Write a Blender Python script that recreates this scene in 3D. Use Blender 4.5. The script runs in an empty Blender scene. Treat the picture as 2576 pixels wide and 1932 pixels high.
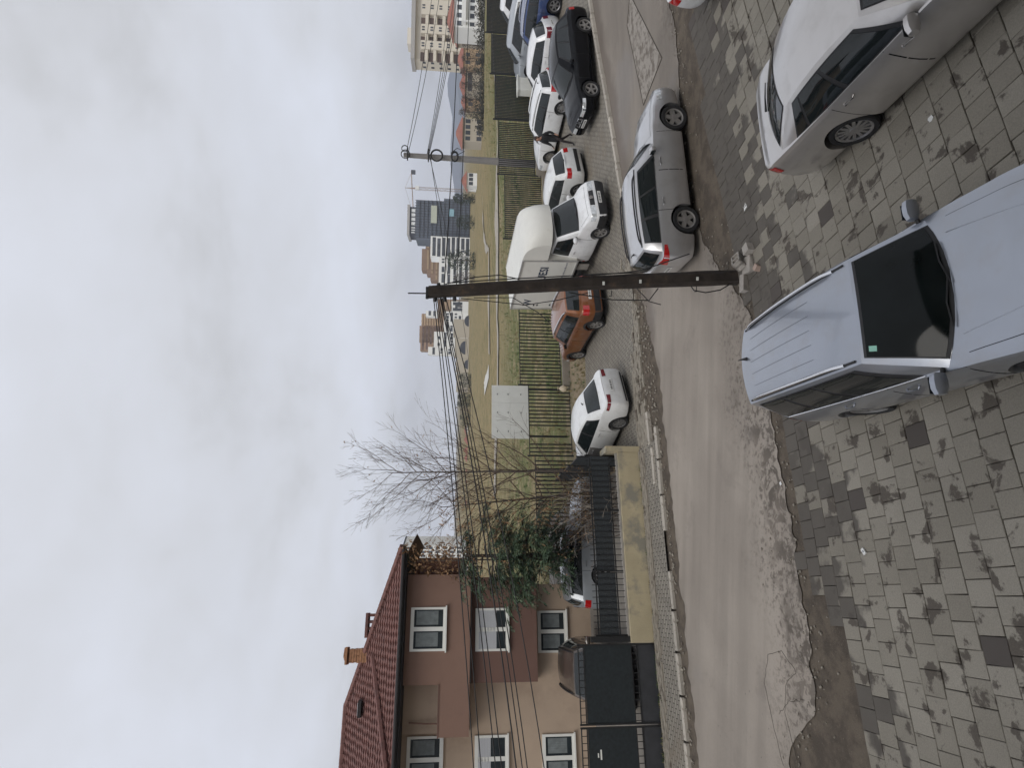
import bpy, bmesh, math, random
from mathutils import Vector, Matrix, noise as mnoise
random.seed(7)
R = math.radians
scene = bpy.context.scene
COL = scene.collection

# ------------------------------------------------------------------ camera
# The phone was held sideways: the picture's left edge is the sky, so the camera is rolled by a quarter turn.
CAM_H, F_PX, PITCH, ROLL = 5.8, 1500.0, math.atan(138 / 1500.0), 0.022
fwd = Vector((0, math.cos(PITCH), -math.sin(PITCH)))
rt0 = Vector((1, 0, 0)); dn0 = fwd.cross(rt0)
e_right = math.cos(ROLL) * rt0 - math.sin(ROLL) * dn0      # scene "right" (picture up)
e_down = math.sin(ROLL) * rt0 + math.cos(ROLL) * dn0       # scene "down" (picture right)
cd = bpy.data.cameras.new('camera'); cam = bpy.data.objects.new('camera', cd); COL.objects.link(cam)
m = Matrix.Identity(4)
for i in range(3):
    m[i][0] = e_down[i]; m[i][1] = e_right[i]; m[i][2] = -fwd[i]
m[2][3] = CAM_H
cam.matrix_world = m
cd.sensor_fit = 'HORIZONTAL'; cd.sensor_width = 36; cd.lens = 36 * F_PX / 2576
cd.clip_start = 0.1; cd.clip_end = 20000
scene.camera = cam

# ------------------------------------------------------------------ sky and sun (overcast)
SUN_EL, SUN_AZ = R(48), R(205)          # azimuth clockwise from +Y: behind the camera, a little to the left
W = bpy.data.worlds.new('World'); scene.world = W; W.use_nodes = True
nt = W.node_tree; nt.nodes.clear()
N = nt.nodes.new; LK = nt.links.new
out = N('ShaderNodeOutputWorld'); bg = N('ShaderNodeBackground'); bg.inputs['Strength'].default_value = 0.1
sky = N('ShaderNodeTexSky'); sky.sky_type = 'NISHITA'; sky.sun_disc = False
sky.sun_elevation = SUN_EL; sky.sun_rotation = SUN_AZ; sky.air_density = 1.5; sky.dust_density = 4
tc = N('ShaderNodeTexCoord'); sp = N('ShaderNodeSeparateXYZ'); LK(tc.outputs['Generated'], sp.inputs[0])
def mth(op, a, b=None, c=None):
    n = N('ShaderNodeMath'); n.operation = op
    for i, v in enumerate((a, b, c)):
        if v is None: continue
        if isinstance(v, (int, float)): n.inputs[i].default_value = v
        else: LK(v, n.inputs[i])
    return n.outputs[0]
zz = mth('ADD', mth('MAXIMUM', sp.outputs['Z'], 0.0), 0.32)
cx = N('ShaderNodeCombineXYZ'); LK(mth('DIVIDE', sp.outputs['X'], zz), cx.inputs[0]); LK(mth('DIVIDE', sp.outputs['Y'], zz), cx.inputs[1])
def wnoise(scale, detail, rough, off, dist=0.0):
    mp = N('ShaderNodeMapping'); mp.inputs['Location'].default_value = off; LK(cx.outputs[0], mp.inputs[0])
    n = N('ShaderNodeTexNoise'); n.inputs['Scale'].default_value = scale; n.inputs['Detail'].default_value = detail
    n.inputs['Roughness'].default_value = rough; n.inputs['Distortion'].default_value = dist
    LK(mp.outputs[0], n.inputs['Vector']); return n.outputs['Fac']
big = wnoise(1.5, 5, 0.5, (3.1, 1.7, 0), 0.35); small = wnoise(4.5, 6, 0.55, (9.1, 4.2, 0), 0.2)
cl = mth('ADD', mth('MULTIPLY', big, 0.76), mth('MULTIPLY', small, 0.24))
cr = N('ShaderNodeValToRGB'); LK(cl, cr.inputs[0])
E_ = cr.color_ramp.elements
E_[0].position = 0.33; E_[0].color = (6.0, 6.05, 6.2, 1)
E_[1].position = 0.66; E_[1].color = (8.2, 8.5, 9.35, 1)
e = cr.color_ramp.elements.new(0.45); e.color = (7.3, 7.45, 7.9, 1)
hz_ = N('ShaderNodeMapRange'); LK(sp.outputs['Z'], hz_.inputs[0]); hz_.inputs[1].default_value = 0.0; hz_.inputs[2].default_value = 0.30; hz_.inputs[3].default_value = 1.22; hz_.inputs[4].default_value = 1.0   # cloud brightness raised towards the horizon, offsetting the haze in front of it
clv = N('ShaderNodeVectorMath'); clv.operation = 'SCALE'; LK(cr.outputs[0], clv.inputs[0]); LK(hz_.outputs[0], clv.inputs['Scale'])
mx = N('ShaderNodeMix'); mx.data_type = 'RGBA'; mx.inputs['Factor'].default_value = 0.94
LK(sky.outputs[0], mx.inputs['A']); LK(clv.outputs[0], mx.inputs['B'])
LK(mx.outputs['Result'], bg.inputs['Color']); LK(bg.outputs[0], out.inputs[0])
sd = bpy.data.lights.new('sun', 'SUN'); sd.energy = 1.5; sd.angle = R(35); sd.color = (1.0, 0.96, 0.9)
so = bpy.data.objects.new('sun', sd); COL.objects.link(so)
sdir = Vector((math.sin(SUN_AZ) * math.cos(SUN_EL), math.cos(SUN_AZ) * math.cos(SUN_EL), math.sin(SUN_EL)))
so.rotation_euler = (-sdir).to_track_quat('-Z', 'Y').to_euler()
scene.view_settings.view_transform = 'Standard'; scene.view_settings.look = 'None'
scene.view_settings.gamma = 1; scene.view_settings.exposure = 0.0
scene.render.engine = 'CYCLES'
scene.cycles.max_bounces = 6; scene.cycles.diffuse_bounces = 3; scene.cycles.glossy_bounces = 3
scene.cycles.transparent_max_bounces = 6; scene.cycles.volume_bounces = 0
scene.cycles.use_adaptive_sampling = True; scene.cycles.adaptive_threshold = 0.015
scene.cycles.use_denoising = True
try: scene.cycles.denoiser = 'OPENIMAGEDENOISE'
except Exception: pass

# ------------------------------------------------------------------ the lie of the land: a street running at 20 degrees, climbing to the right
ANG = R(20); CA, SA = math.cos(ANG), math.sin(ANG)
def sstep(a, b, t):
    t = min(1.0, max(0.0, (t - a) / (b - a))); return t * t * (3 - 2 * t)
def gz(x, y):
    t = -x * SA + y * CA
    q = max(0.0, min(x, 34) - 2); ax = (math.sqrt(q * q + 1) - 1) * (0.075 * sstep(3, 9, t) + .02 * sstep(22, 25, t))
    q = min(t, 25.0) - 15.8; b = 0.0375 * (q + math.sqrt(q * q + .5))
    f = sstep(28, 120, t)
    return (ax + b) * (1 - f) + 1.1 * f
def XY(s, t): return s * CA - t * SA, s * SA + t * CA
def ST(s, t, dz=0.0):
    x, y = XY(s, t); return Vector((x, y, gz(x, y) + dz))
def nz(x, y=0.0, z=0.0): return mnoise.noise(Vector((x, y, z)))

# ------------------------------------------------------------------ mesh helpers
class MB:
    def __init__(s): s.v = []; s.f = []; s.m = []
    def add(s, vs, fs, m=0):
        k = len(s.v); s.v += [tuple(p) for p in vs]
        for f in fs: s.f.append(tuple(i + k for i in f)); s.m.append(m)
    def box(s, c, d, m=0, rz=0.0, M=None):
        hx, hy, hz = d[0] / 2, d[1] / 2, d[2] / 2
        vs = [Vector((x, y, z)) for x in (-hx, hx) for y in (-hy, hy) for z in (-hz, hz)]
        if M is not None: vs = [M @ v for v in vs]
        elif rz:
            cc, ss = math.cos(rz), math.sin(rz); vs = [Vector((v.x * cc - v.y * ss, v.x * ss + v.y * cc, v.z)) for v in vs]
        c = Vector(c)
        s.add([v + c for v in vs], [(0, 1, 3, 2), (4, 6, 7, 5), (0, 4, 5, 1), (2, 3, 7, 6), (0, 2, 6, 4), (1, 5, 7, 3)], m)
    def bx(s, x0, x1, y0, y1, z0, z1, m=0):
        s.box(((x0 + x1) / 2, (y0 + y1) / 2, (z0 + z1) / 2), (x1 - x0, y1 - y0, z1 - z0), m)
    def tube(s, pts, rad, n=6, m=0, cap=True):
        pts = [Vector(p) for p in pts]; L = len(pts)
        if not isinstance(rad, (list, tuple)): rad = [rad] * L
        vs = []; up = None
        for i, p in enumerate(pts):
            d = (pts[min(i + 1, L - 1)] - pts[max(i - 1, 0)])
            d = d.normalized() if d.length > 1e-9 else Vector((0, 0, 1))
            if up is None: up = Vector((1, 0, 0)) if abs(d.x) < .8 else Vector((0, 1, 0))
            a = d.cross(up)
            if a.length < 1e-6: a = d.orthogonal()
            a.normalize(); b = d.cross(a); up = b.cross(d) if False else -b if False else up
            for k in range(n):
                w = 2 * math.pi * k / n; vs.append(p + (a * math.cos(w) + b * math.sin(w)) * rad[i])
        fs = []
        for i in range(L - 1):
            for k in range(n):
                k2 = (k + 1) % n; fs.append((i * n + k, i * n + k2, (i + 1) * n + k2, (i + 1) * n + k))
        if cap: fs.append(tuple(range(n - 1, -1, -1))); fs.append(tuple((L - 1) * n + k for k in range(n)))
        s.add(vs, fs, m)
    def lathe(s, prof, n=16, m=0, axis='z', c=(0, 0, 0), close=False):
        vs = []; c = Vector(c)
        for r, h in prof:
            for k in range(n):
                w = 2 * math.pi * k / n; p = (r * math.cos(w), r * math.sin(w), h)
                if axis == 'y': p = (p[0], p[2], p[1])
                elif axis == 'x': p = (p[2], p[0], p[1])
                vs.append(Vector(p) + c)
        fs = []; L = len(prof)
        for i in range(L - 1 + (1 if close else 0)):
            j = (i + 1) % L
            for k in range(n):
                k2 = (k + 1) % n; fs.append((i * n + k, i * n + k2, j * n + k2, j * n + k))
        s.add(vs, fs, m)
    def grid(s, fn, nu, nv, m=0, flip=False):
        vs = [fn(i / nu, j / nv) for j in range(nv + 1) for i in range(nu + 1)]
        w = nu + 1; fs = []
        for j in range(nv):
            for i in range(nu):
                q = (j * w + i, j * w + i + 1, (j + 1) * w + i + 1, (j + 1) * w + i)
                fs.append(q[::-1] if flip else q)
        s.add(vs, fs, m)
    def build(s, name, mats, parent=None, smooth=None, loc=None, rz=None, link=True):
        me = bpy.data.meshes.new(name)
        me.from_pydata([tuple(p) for p in s.v], [], s.f)
        if not isinstance(mats, (list, tuple)): mats = [mats]
        for mm in mats: me.materials.append(mm)
        if len(mats) > 1: me.polygons.foreach_set('material_index', s.m)
        if smooth is not None:
            me.polygons.foreach_set('use_smooth', [True] * len(me.polygons)); me.set_sharp_from_angle(angle=R(smooth))
        me.update()
        return obj(name, me, parent, loc, rz)
def obj(name, me, parent=None, loc=None, rz=None):
    o = bpy.data.objects.new(name, me); COL.objects.link(o)
    if parent is not None: o.parent = parent
    if loc is not None: o.location = loc
    if rz is not None: o.rotation_euler = (0, 0, rz)
    return o
def tag(o, label=None, cat=None, group=None, kind=None):
    if label: o['label'] = label
    if cat: o['category'] = cat
    if group: o['group'] = group
    if kind: o['kind'] = kind
    return o
def thing(name, label, cat, loc=(0, 0, 0), rz=0.0, group=None):
    o = bpy.data.objects.new(name, None); COL.objects.link(o); o.empty_display_size = .2
    o.location = loc; o.rotation_euler = (0, 0, rz)
    return tag(o, label, cat, group)
def struct(o): o['kind'] = 'structure'; return o
def stuff(o): o['kind'] = 'stuff'; return o

# ------------------------------------------------------------------ materials
MATS = {}
def M(name, col, rough=.7, metal=0.0, var=.12, scale=3.0, bump=0.0, bscale=30.0, coat=0.0, rand=0.0, spec=.5, col2=None, stain=None, world=False, alpha=None):
    """Procedural Principled material: base colour broken up by noise, optional per-object tone, stain patches and fine relief."""
    if name in MATS: return MATS[name]
    mt = bpy.data.materials.new(name); mt.use_nodes = True; MATS[name] = mt
    t = mt.node_tree; nd = t.nodes; lk = t.links.new; b = nd['Principled BSDF']
    b.inputs['Roughness'].default_value = rough; b.inputs['Metallic'].default_value = metal
    b.inputs['Specular IOR Level'].default_value = spec; b.inputs['Coat Weight'].default_value = coat; b.inputs['Coat Roughness'].default_value = .06
    if world: vec = nd.new('ShaderNodeNewGeometry').outputs['Position']
    else: vec = nd.new('ShaderNodeTexCoord').outputs['Object']
    def noi(sc, det=4, ro=.55, v=None):
        n = nd.new('ShaderNodeTexNoise'); n.inputs['Scale'].default_value = sc; n.inputs['Detail'].default_value = det; n.inputs['Roughness'].default_value = ro
        lk(v or vec, n.inputs['Vector']); return n.outputs['Fac']
    c1 = (*[min(1, c * (1 - var)) for c in col], 1); c2 = (*[min(1, c * (1 + var)) for c in (col2 or col)], 1)
    if var or col2:
        rp = nd.new('ShaderNodeValToRGB'); rp.color_ramp.elements[0].position = .3; rp.color_ramp.elements[1].position = .7
        rp.color_ramp.elements[0].color = c1; rp.color_ramp.elements[1].color = c2
        lk(noi(scale), rp.inputs[0]); c = rp.outputs[0]
    else:
        rgb = nd.new('ShaderNodeRGB'); rgb.outputs[0].default_value = (*col, 1); c = rgb.outputs[0]
    if stain:                                   # (colour, noise scale, threshold, width)
        n = nd.new('ShaderNodeMapRange'); lk(noi(stain[1], 6, .65), n.inputs[0]); n.inputs[1].default_value = stain[2]; n.inputs[2].default_value = stain[2] + stain[3]
        x = nd.new('ShaderNodeMix'); x.data_type = 'RGBA'; lk(n.outputs[0], x.inputs['Factor']); lk(c, x.inputs['A']); x.inputs['B'].default_value = (*stain[0], 1); c = x.outputs['Result']
    if rand:
        oi = nd.new('ShaderNodeObjectInfo'); mr = nd.new('ShaderNodeMapRange'); lk(oi.outputs['Random'], mr.inputs[0]); mr.inputs[3].default_value = 1 - rand; mr.inputs[4].default_value = 1 + rand
        x = nd.new('ShaderNodeVectorMath'); x.operation = 'SCALE'; lk(c, x.inputs[0]); lk(mr.outputs[0], x.inputs['Scale']); c = x.outputs[0]
    lk(c, b.inputs['Base Color'])
    if bump:
        bp = nd.new('ShaderNodeBump'); bp.inputs['Strength'].default_value = bump; bp.inputs['Distance'].default_value = .02
        lk(noi(bscale, 5, .6), bp.inputs['Height']); lk(bp.outputs[0], b.inputs['Normal'])
    return mt
def paint(name, col, metal=0.0, rough=.32, dirt=(.30, .28, .25), dirty=.22):
    """Car paint with clear coat, dulled by road dust towards uneven patches."""
    mt = M(name, col, rough=rough, metal=metal, var=.03, scale=2, coat=.9, stain=(tuple(c * (1 - dirty) + d * dirty for c, d in zip(col, dirt)), 3.2, .48, .2))
    return mt
GLASSD = M('dark_reflection_glass', (.006, .009, .009), rough=.06, var=.5, scale=1.2, spec=.18)  # near windshield: dark overhead reflection put into a blacker colour and lower specular
GLASS = M('car_glass', (.012, .016, .017), rough=.04, var=0, spec=.6)
RUBBER = M('rubber', (.018, .018, .019), rough=.85, var=.3, scale=20)
BLACKP = M('black_plastic', (.022, .022, .024), rough=.55, var=.2, scale=10)
CHROME = M('chrome', (.75, .76, .78), rough=.12, metal=1.0, var=0)
RIM = M('alloy', (.42, .42, .43), rough=.32, metal=.8, var=.1, scale=8)
RIMD = M('alloy_dull', (.26, .25, .24), rough=.5, metal=.4, var=.15, scale=8)
REDL = M('tail_lamp_red', (.42, .012, .012), rough=.12, var=.15, scale=14, coat=.6)
DREDL = M('tail_lamp_dark', (.16, .012, .018), rough=.12, var=.2, scale=14, coat=.6)
HEADL = M('head_lamp', (.55, .57, .58), rough=.1, metal=.3, var=.35, scale=16, coat=.8)
PLATE = M('number_plate', (.72, .72, .70), rough=.4, var=.05)
DARKV = M('dark_void', (.008, .008, .009), rough=.9, var=0)
# ------------------------------------------------------------------ ground materials
class NG:
    def __init__(s, name, rough=.85, spec=.3):
        s.mt = bpy.data.materials.new(name); s.mt.use_nodes = True; s.t = s.mt.node_tree; s.b = s.t.nodes['Principled BSDF']
        s.b.inputs['Roughness'].default_value = rough; s.b.inputs['Specular IOR Level'].default_value = spec
        s.pos = s.n('ShaderNodeNewGeometry').outputs['Position']
    def n(s, k): return s.t.nodes.new(k)
    def lk(s, a, b):
        if hasattr(a, 'is_output'): s.t.links.new(a, b)
        else: b.default_value = a
    def noise(s, sc, det=4, ro=.55, dist=0., vec=None):
        n = s.n('ShaderNodeTexNoise'); n.inputs['Scale'].default_value = sc; n.inputs['Detail'].default_value = det; n.inputs['Roughness'].default_value = ro; n.inputs['Distortion'].default_value = dist
        s.lk(vec or s.pos, n.inputs['Vector']); return n.outputs['Fac']
    def vor(s, sc, feat='F1', vec=None, out='Distance', rnd=1.):
        n = s.n('ShaderNodeTexVoronoi'); n.feature = feat; n.inputs['Scale'].default_value = sc; n.inputs['Randomness'].default_value = rnd
        s.lk(vec or s.pos, n.inputs['Vector']); return n.outputs[out]
    def ma(s, op, a, b=0., c=0.):
        n = s.n('ShaderNodeMath'); n.operation = op
        for i, v in enumerate((a, b, c)): s.lk(v, n.inputs[i])
        return n.outputs[0]
    def rng(s, v, a, b, c=0., d=1.):
        n = s.n('ShaderNodeMapRange'); n.interpolation_type = 'SMOOTHSTEP'
        for i, x in enumerate((v, a, b, c, d)): s.lk(x, n.inputs[i])
        return n.outputs[0]
    def mix(s, f, a, b):
        n = s.n('ShaderNodeMix'); n.data_type = 'RGBA'
        for k, v in (('Factor', f), ('A', (*a, 1) if isinstance(a, tuple) and len(a) == 3 else a), ('B', (*b, 1) if isinstance(b, tuple) and len(b) == 3 else b)): s.lk(v, n.inputs[k])
        return n.outputs['Result']
    def scale(s, c, f):
        n = s.n('ShaderNodeVectorMath'); n.operation = 'SCALE'; s.lk(c, n.inputs[0]); s.lk(f, n.inputs['Scale']); return n.outputs[0]
    def rot(s, sc=(1, 1, 1)):                        # world position in street coordinates (along, across)
        n = s.n('ShaderNodeMapping'); n.vector_type = 'POINT'; n.inputs['Rotation'].default_value = (0, 0, -ANG); n.inputs['Scale'].default_value = sc
        s.lk(s.pos, n.inputs[0]); return n.outputs[0]
    def comp(s, v, i):
        n = s.n('ShaderNodeSeparateXYZ'); s.lk(v, n.inputs[0]); return n.outputs[i]
    def bump(s, h, st, dist=.02):
        n = s.n('ShaderNodeBump'); n.inputs['Strength'].default_value = st; n.inputs['Distance'].default_value = dist; s.lk(h, n.inputs['Height']); s.t.links.new(n.outputs[0], s.b.inputs['Normal'])
    def color(s, c): s.t.links.new(c, s.b.inputs['Base Color']) if hasattr(c, 'is_output') else None; return s.mt
    def rough(s, v): s.t.links.new(v, s.b.inputs['Roughness'])

def field_mat():
    g = NG('field_grass', .95, .15); a = g.noise(.06, 5, .6); b = g.noise(.9, 5, .65); c = g.noise(9, 4, .7)
    col = g.mix(g.rng(a, .36, .54), (.245, .20, .112), (.135, .148, .06))
    col = g.mix(g.rng(b, .46, .66), col, (.31, .245, .15)); col = g.mix(g.rng(g.noise(3.1, 6, .7), .52, .66, 0, .8), col, (.115, .115, .05))
    t = g.comp(g.rot(), 1); far = g.rng(g.ma('ADD', t, g.ma('MULTIPLY', g.noise(.05, 3), 35.)), 60, 95)
    col = g.mix(far, col, g.mix(g.rng(b, .4, .65), (.29, .225, .12), (.215, .18, .09)))
    md = g.noise(.38, 6, .72, .3); col = g.mix(g.rng(md, .50, .62, 0, .65), col, (.125, .125, .055)); col = g.mix(g.rng(md, .42, .33, 0, .6), col, (.33, .265, .165))
    near = g.rng(g.ma('ADD', t, g.ma('MULTIPLY', g.noise(.4, 3), 2.)), 29.0, 25.5)
    col = g.mix(g.ma('MULTIPLY', near, g.rng(c, .3, .6)), col, (.34, .265, .20))
    col = g.mix(g.rng(c, .50, .70, 0, .7), col, (.085, .085, .035))
    g.bump(c, .9, .08); return g.color(col)
def earth_mat():
    g = NG('bare_earth', .95, .15); b = g.noise(2.2, 6, .65); c = g.noise(24, 4, .7)
    col = g.mix(g.rng(b, .38, .62), (.135, .112, .088), (.085, .071, .058)); col = g.mix(g.rng(c, .58, .75), col, (.19, .16, .125))
    g.bump(c, .8, .03); return g.color(col)
def road_mat():
    g = NG('worn_asphalt', .88, .25); r = g.rot(); t = g.comp(r, 1); sx = g.comp(r, 0)
    a = g.noise(.35, 4, .5); fine = g.noise(70, 3, .7); mid = g.noise(3.2, 5, .6)
    col = g.mix(g.rng(a, .35, .65), (.270, .238, .205), (.325, .288, .248))
    col = g.scale(col, g.rng(fine, .25, .75, .86, 1.12))
    trk = g.noise(1.0, 4, .6, .2, g.rot((.10, 1.5, 1))); col = g.scale(col, g.rng(trk, .35, .65, .90, 1.07))
    blot = g.rng(g.noise(.8, 6, .7, .5), .55, .68, 0, .45); col = g.mix(blot, col, (.215, .19, .166))
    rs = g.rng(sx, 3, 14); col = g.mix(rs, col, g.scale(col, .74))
    # worn upper edge: the top coat has flaked off in patches
    edge = g.ma('ADD', t, g.ma('MULTIPLY', g.ma('SUBTRACT', g.noise(.7, 3, .5), .5), 2.4))
    band = g.rng(edge, 12.0, 10.6); flake = g.ma('MULTIPLY', band, g.rng(g.noise(7.5, 6, .68, .3), .50, .60))
    col = g.mix(flake, col, (.145, .124, .105))
    flake2 = g.ma('MULTIPLY', g.rng(edge, 11.2, 10.2), g.rng(g.noise(2.6, 6, .7, .6), .46, .55)); col = g.mix(flake2, col, (.12, .103, .087))
    pale = g.ma('MULTIPLY', band, g.rng(g.noise(1.1, 3, .5), .52, .66, 0, .22)); col = g.mix(pale, col, (.33, .285, .24))
    spots = g.rng(g.vor(5.5, vec=g.rot((1, 1, 1))), .085, .06); spots = g.ma('MULTIPLY', spots, g.rng(g.noise(.9, 3), .48, .6))
    col = g.mix(spots, col, (.12, .11, .10))
    st = g.rng(g.noise(.16, 4, .6), .56, .66, 0, .35); col = g.mix(st, col, (.225, .215, .213))
    fe = g.rng(g.ma('ADD', t, g.ma('MULTIPLY', g.ma('SUBTRACT', g.noise(1.2, 4, .6), .5), 1.0)), 15.3, 15.9, 0, .75); col = g.mix(fe, col, (.145, .122, .104))
    g.bump(fine, .5, .008); return g.color(col)
def lot_mat():
    g = NG('small_block_paving', .9, .2); r = g.rot()
    n = g.n('ShaderNodeTexBrick'); n.offset = .5; n.inputs['Scale'].default_value = 1; n.inputs['Brick Width'].default_value = .22; n.inputs['Row Height'].default_value = .115; n.inputs['Mortar Size'].default_value = .012
    n.inputs['Color1'].default_value = (.265, .245, .21, 1); n.inputs['Color2'].default_value = (.205, .19, .165, 1); n.inputs['Mortar'].default_value = (.07, .062, .052, 1); g.lk(r, n.inputs['Vector'])
    col = n.outputs['Color']; a = g.noise(.45, 5, .6); col = g.mix(g.rng(a, .52, .7, 0, .75), col, (.185, .155, .12)); col = g.mix(g.rng(g.noise(13, 3), .62, .72, 0, .7), col, (.09, .08, .07))
    g.bump(n.outputs['Fac'], -.6, .02); return g.color(col)
def paver_mat():
    g = NG('concrete_paver', .82, .3); r = g.rot(); t = g.comp(r, 1)
    oi = g.n('ShaderNodeObjectInfo').outputs['Random']; isl = g.n('ShaderNodeNewGeometry').outputs['Random Per Island']
    k = g.ma('FRACT', g.ma('ADD', oi, g.ma('MULTIPLY', isl, 7.31)))
    col = g.mix(k, (.212, .194, .16), (.278, .257, .217)); col = g.scale(col, g.rng(g.noise(.5, 3), .3, .7, .92, 1.08))
    blotch = g.rng(g.noise(2.6, 6, .62, .3), .555, .615); pick = g.rng(g.ma('FRACT', g.ma('MULTIPLY', k, 5.7)), .45, .55)
    col = g.mix(g.ma('MULTIPLY', blotch, .85), col, (.07, .058, .048))
    fine = g.noise(60, 3, .7); col = g.scale(col, g.rng(fine, .25, .75, .85, 1.13))
    dark = g.rng(g.ma('ADD', t, g.ma('MULTIPLY', g.ma('SUBTRACT', g.ma('ADD', g.noise(1.3, 4, .6), g.ma('MULTIPLY', k, .9)), .9), 1.9)), 8.75, 8.95)
    col = g.mix(g.ma('MULTIPLY', dark, .9), col, g.mix(g.noise(2.5, 4), (.068, .06, .052), (.105, .094, .082)))
    oneoff = g.rng(g.ma('FRACT', g.ma('MULTIPLY', k, 13.7)), .975, .98); col = g.mix(oneoff, col, (.085, .074, .066))
    g.bump(fine, .35, .006); return g.color(col)
FIELD, EARTH, ROAD, LOT, PAVER = field_mat(), earth_mat(), road_mat(), lot_mat(), paver_mat()
KERB = M('kerb_concrete', (.40, .37, .32), rough=.9, var=.14, scale=4, bump=.4, bscale=30, rand=.12, stain=((.2, .17, .14), 6, .56, .12))
CONC = M('concrete', (.30, .285, .26), rough=.9, var=.15, scale=3, bump=.4, bscale=30)
MORTAR = M('dirty_joint', (.062, .052, .042), rough=.95, var=.3, scale=6)

# ------------------------------------------------------------------ ground sheet out to the horizon
def axis(core, far, step, grow=1.25):
    a, b = core; v = [a + step * i for i in range(int((b - a) / step) + 1)]; d = step
    while v[-1] < far: d *= grow; v.append(v[-1] + d)
    d = step
    while v[0] > -far: d *= grow; v.insert(0, v[0] - d)
    return v
SS = axis((-30, 60), 7000, 1.0); TT = [t for t in axis((0, 60), 7000, 1.0) if t > -60]
b = MB(); vs = []
for t in TT:
    for s_ in SS:
        x, y = XY(s_, t); k = sstep(27, 50, t); vs.append((x, y, gz(x, y) - .05 + k * (.5 * nz(x * .03, y * .03) + .10 * nz(x * .25, y * .25))))
w = len(SS); b.add(vs, [(j * w + i, j * w + i + 1, (j + 1) * w + i + 1, (j + 1) * w + i) for j in range(len(TT) - 1) for i in range(w - 1)])
struct(b.build('ground', FIELD, smooth=60))
def sheet(name, s0, s1, t0, t1, mat, dz, ds=.3, nt_=10, amp=0.0, seed=0.0, freq=.8):
    """A sheet following the land; edges t0(s), t1(s) may be functions, roughened by amp metres."""
    f0 = t0 if callable(t0) else (lambda s: t0); f1 = t1 if callable(t1) else (lambda s: t1)
    n = int((s1 - s0) / ds); b = MB(); vs = []
    for i in range(n + 1):
        s_ = s0 + (s1 - s0) * i / n
        a = f0(s_) + amp * (nz(s_ * freq, seed) + .5 * nz(s_ * freq * 3, seed + 5)); c = f1(s_) + amp * (nz(s_ * freq, seed + 9) + .5 * nz(s_ * freq * 3.1, seed + 12))
        for j in range(nt_ + 1): vs.append(ST(s_, a + (c - a) * j / nt_, dz))
    w = nt_ + 1; b.add(vs, [(i * w + j, (i + 1) * w + j, (i + 1) * w + j + 1, i * w + j + 1) for i in range(n) for j in range(nt_)])
    return b.build(name, mat, smooth=60)
near_edge = lambda s: 10.05 + 1.75 * sstep(4.5, 8.6, s) * (1 - sstep(10, 14, s) * .6) + (1.2 * sstep(-1.2, -2.8, s))
far_edge = lambda s: 15.55 + .65 * sstep(5.5, 9, s) + .2 * sstep(12, 17, s)
struct(sheet('verge_earth', -25, 45, 8.4, 19.5, EARTH, -.020, .6, 14))
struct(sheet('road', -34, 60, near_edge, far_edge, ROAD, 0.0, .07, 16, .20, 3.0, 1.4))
struct(sheet('parking_lot_paving', 4.4, 48, lambda s: 17.4 - .55 * sstep(7, 10, s) - .35 * sstep(10, 14, s), lambda s: 22.6 + .4 * nz(s), LOT, .006, .25, 14, .15, 40.0, 1.3))
struct(sheet('near_lot_bed', -8, 20, .5, lambda s: 9.7 - .95 * sstep(.4, -.5, s), MORTAR, -.012, .6, 12, .08, 7))
struct(sheet('pavement', -34, 4.3, 16.2, 17.55, LOT, .05, .3, 4, .03, 8))
# ------------------------------------------------------------------ near parking lot: concrete pavers laid in a running bond along the street
def paver_edge(s):
    pts = [(-9, 9.3), (-2.2, 9.3), (-1.2, 9.4), (-.1, 9.5), (.5, 10.0), (1.3, 9.95), (2.3, 9.7), (2.8, 9.85), (5.7, 10.35), (7, 10.65), (9, 10.62), (10.4, 10.4), (12.3, 10.1), (13.3, 9.9), (24, 9.8)]
    for (a, va), (c, vc) in zip(pts, pts[1:]):
        if s <= c: return va + (vc - va) * (s - a) / (c - a)
    return 9.8
lot = bpy.data.objects.new('parking_pavers', None); COL.objects.link(lot); struct(lot)
PS, PT = .292, .345
def paver_mesh(k):
    rnd = random.Random(k); b = MB(); hx, hy, h, c = PS / 2 - .0038, PT / 2 - .0038, .05, .006
    top = [(-hx + c, -hy + c), (hx - c, -hy + c), (hx - c, hy - c), (-hx + c, hy - c)]; mid = [(-hx, -hy), (hx, -hy), (hx, hy), (-hx, hy)]
    vs = [(x, y, 0) for x, y in top] + [(x + rnd.uniform(-.003, .003), y + rnd.uniform(-.003, .003), -c) for x, y in mid] + [(x, y, -h) for x, y in mid]
    fs = [(0, 1, 2, 3)] + [(i, 4 + i, 4 + (i + 1) % 4, (i + 1) % 4) for i in range(4)] + [(4 + i, 8 + i, 8 + (i + 1) % 4, 4 + (i + 1) % 4) for i in range(4)]
    b.add(vs, fs); return b
cells = []
for j in range(0, 34):
    t = 10.75 - PT * (j + .5); off = (j % 2) * PS * .5 + .02 * math.sin(j * 2.3)
    for i in range(-32, 75):
        s_ = i * PS + off
        if t + PT * .3 > paver_edge(s_) or t < .8: continue
        if s_ < -.5 and t > 8.95 + .25 * nz(s_ * 1.3): continue
        x, y = XY(s_, t)
        if y < 2.0: continue
        cells.append((s_, t, x, y))
pm = [paver_mesh(k).build('paver', PAVER).data for k in range(4)]
for o in [o for o in bpy.data.objects if o.name.startswith('paver') and o.parent is None and o.type == 'MESH']: bpy.data.objects.remove(o)
def in_view(x, y, z):
    d = Vector((x, y, z - CAM_H)); k = d.dot(fwd)
    return k > .5 and abs(d.dot(e_right) / k * F_PX) < 1000 and abs(d.dot(e_down) / k * F_PX) < 1320
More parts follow.
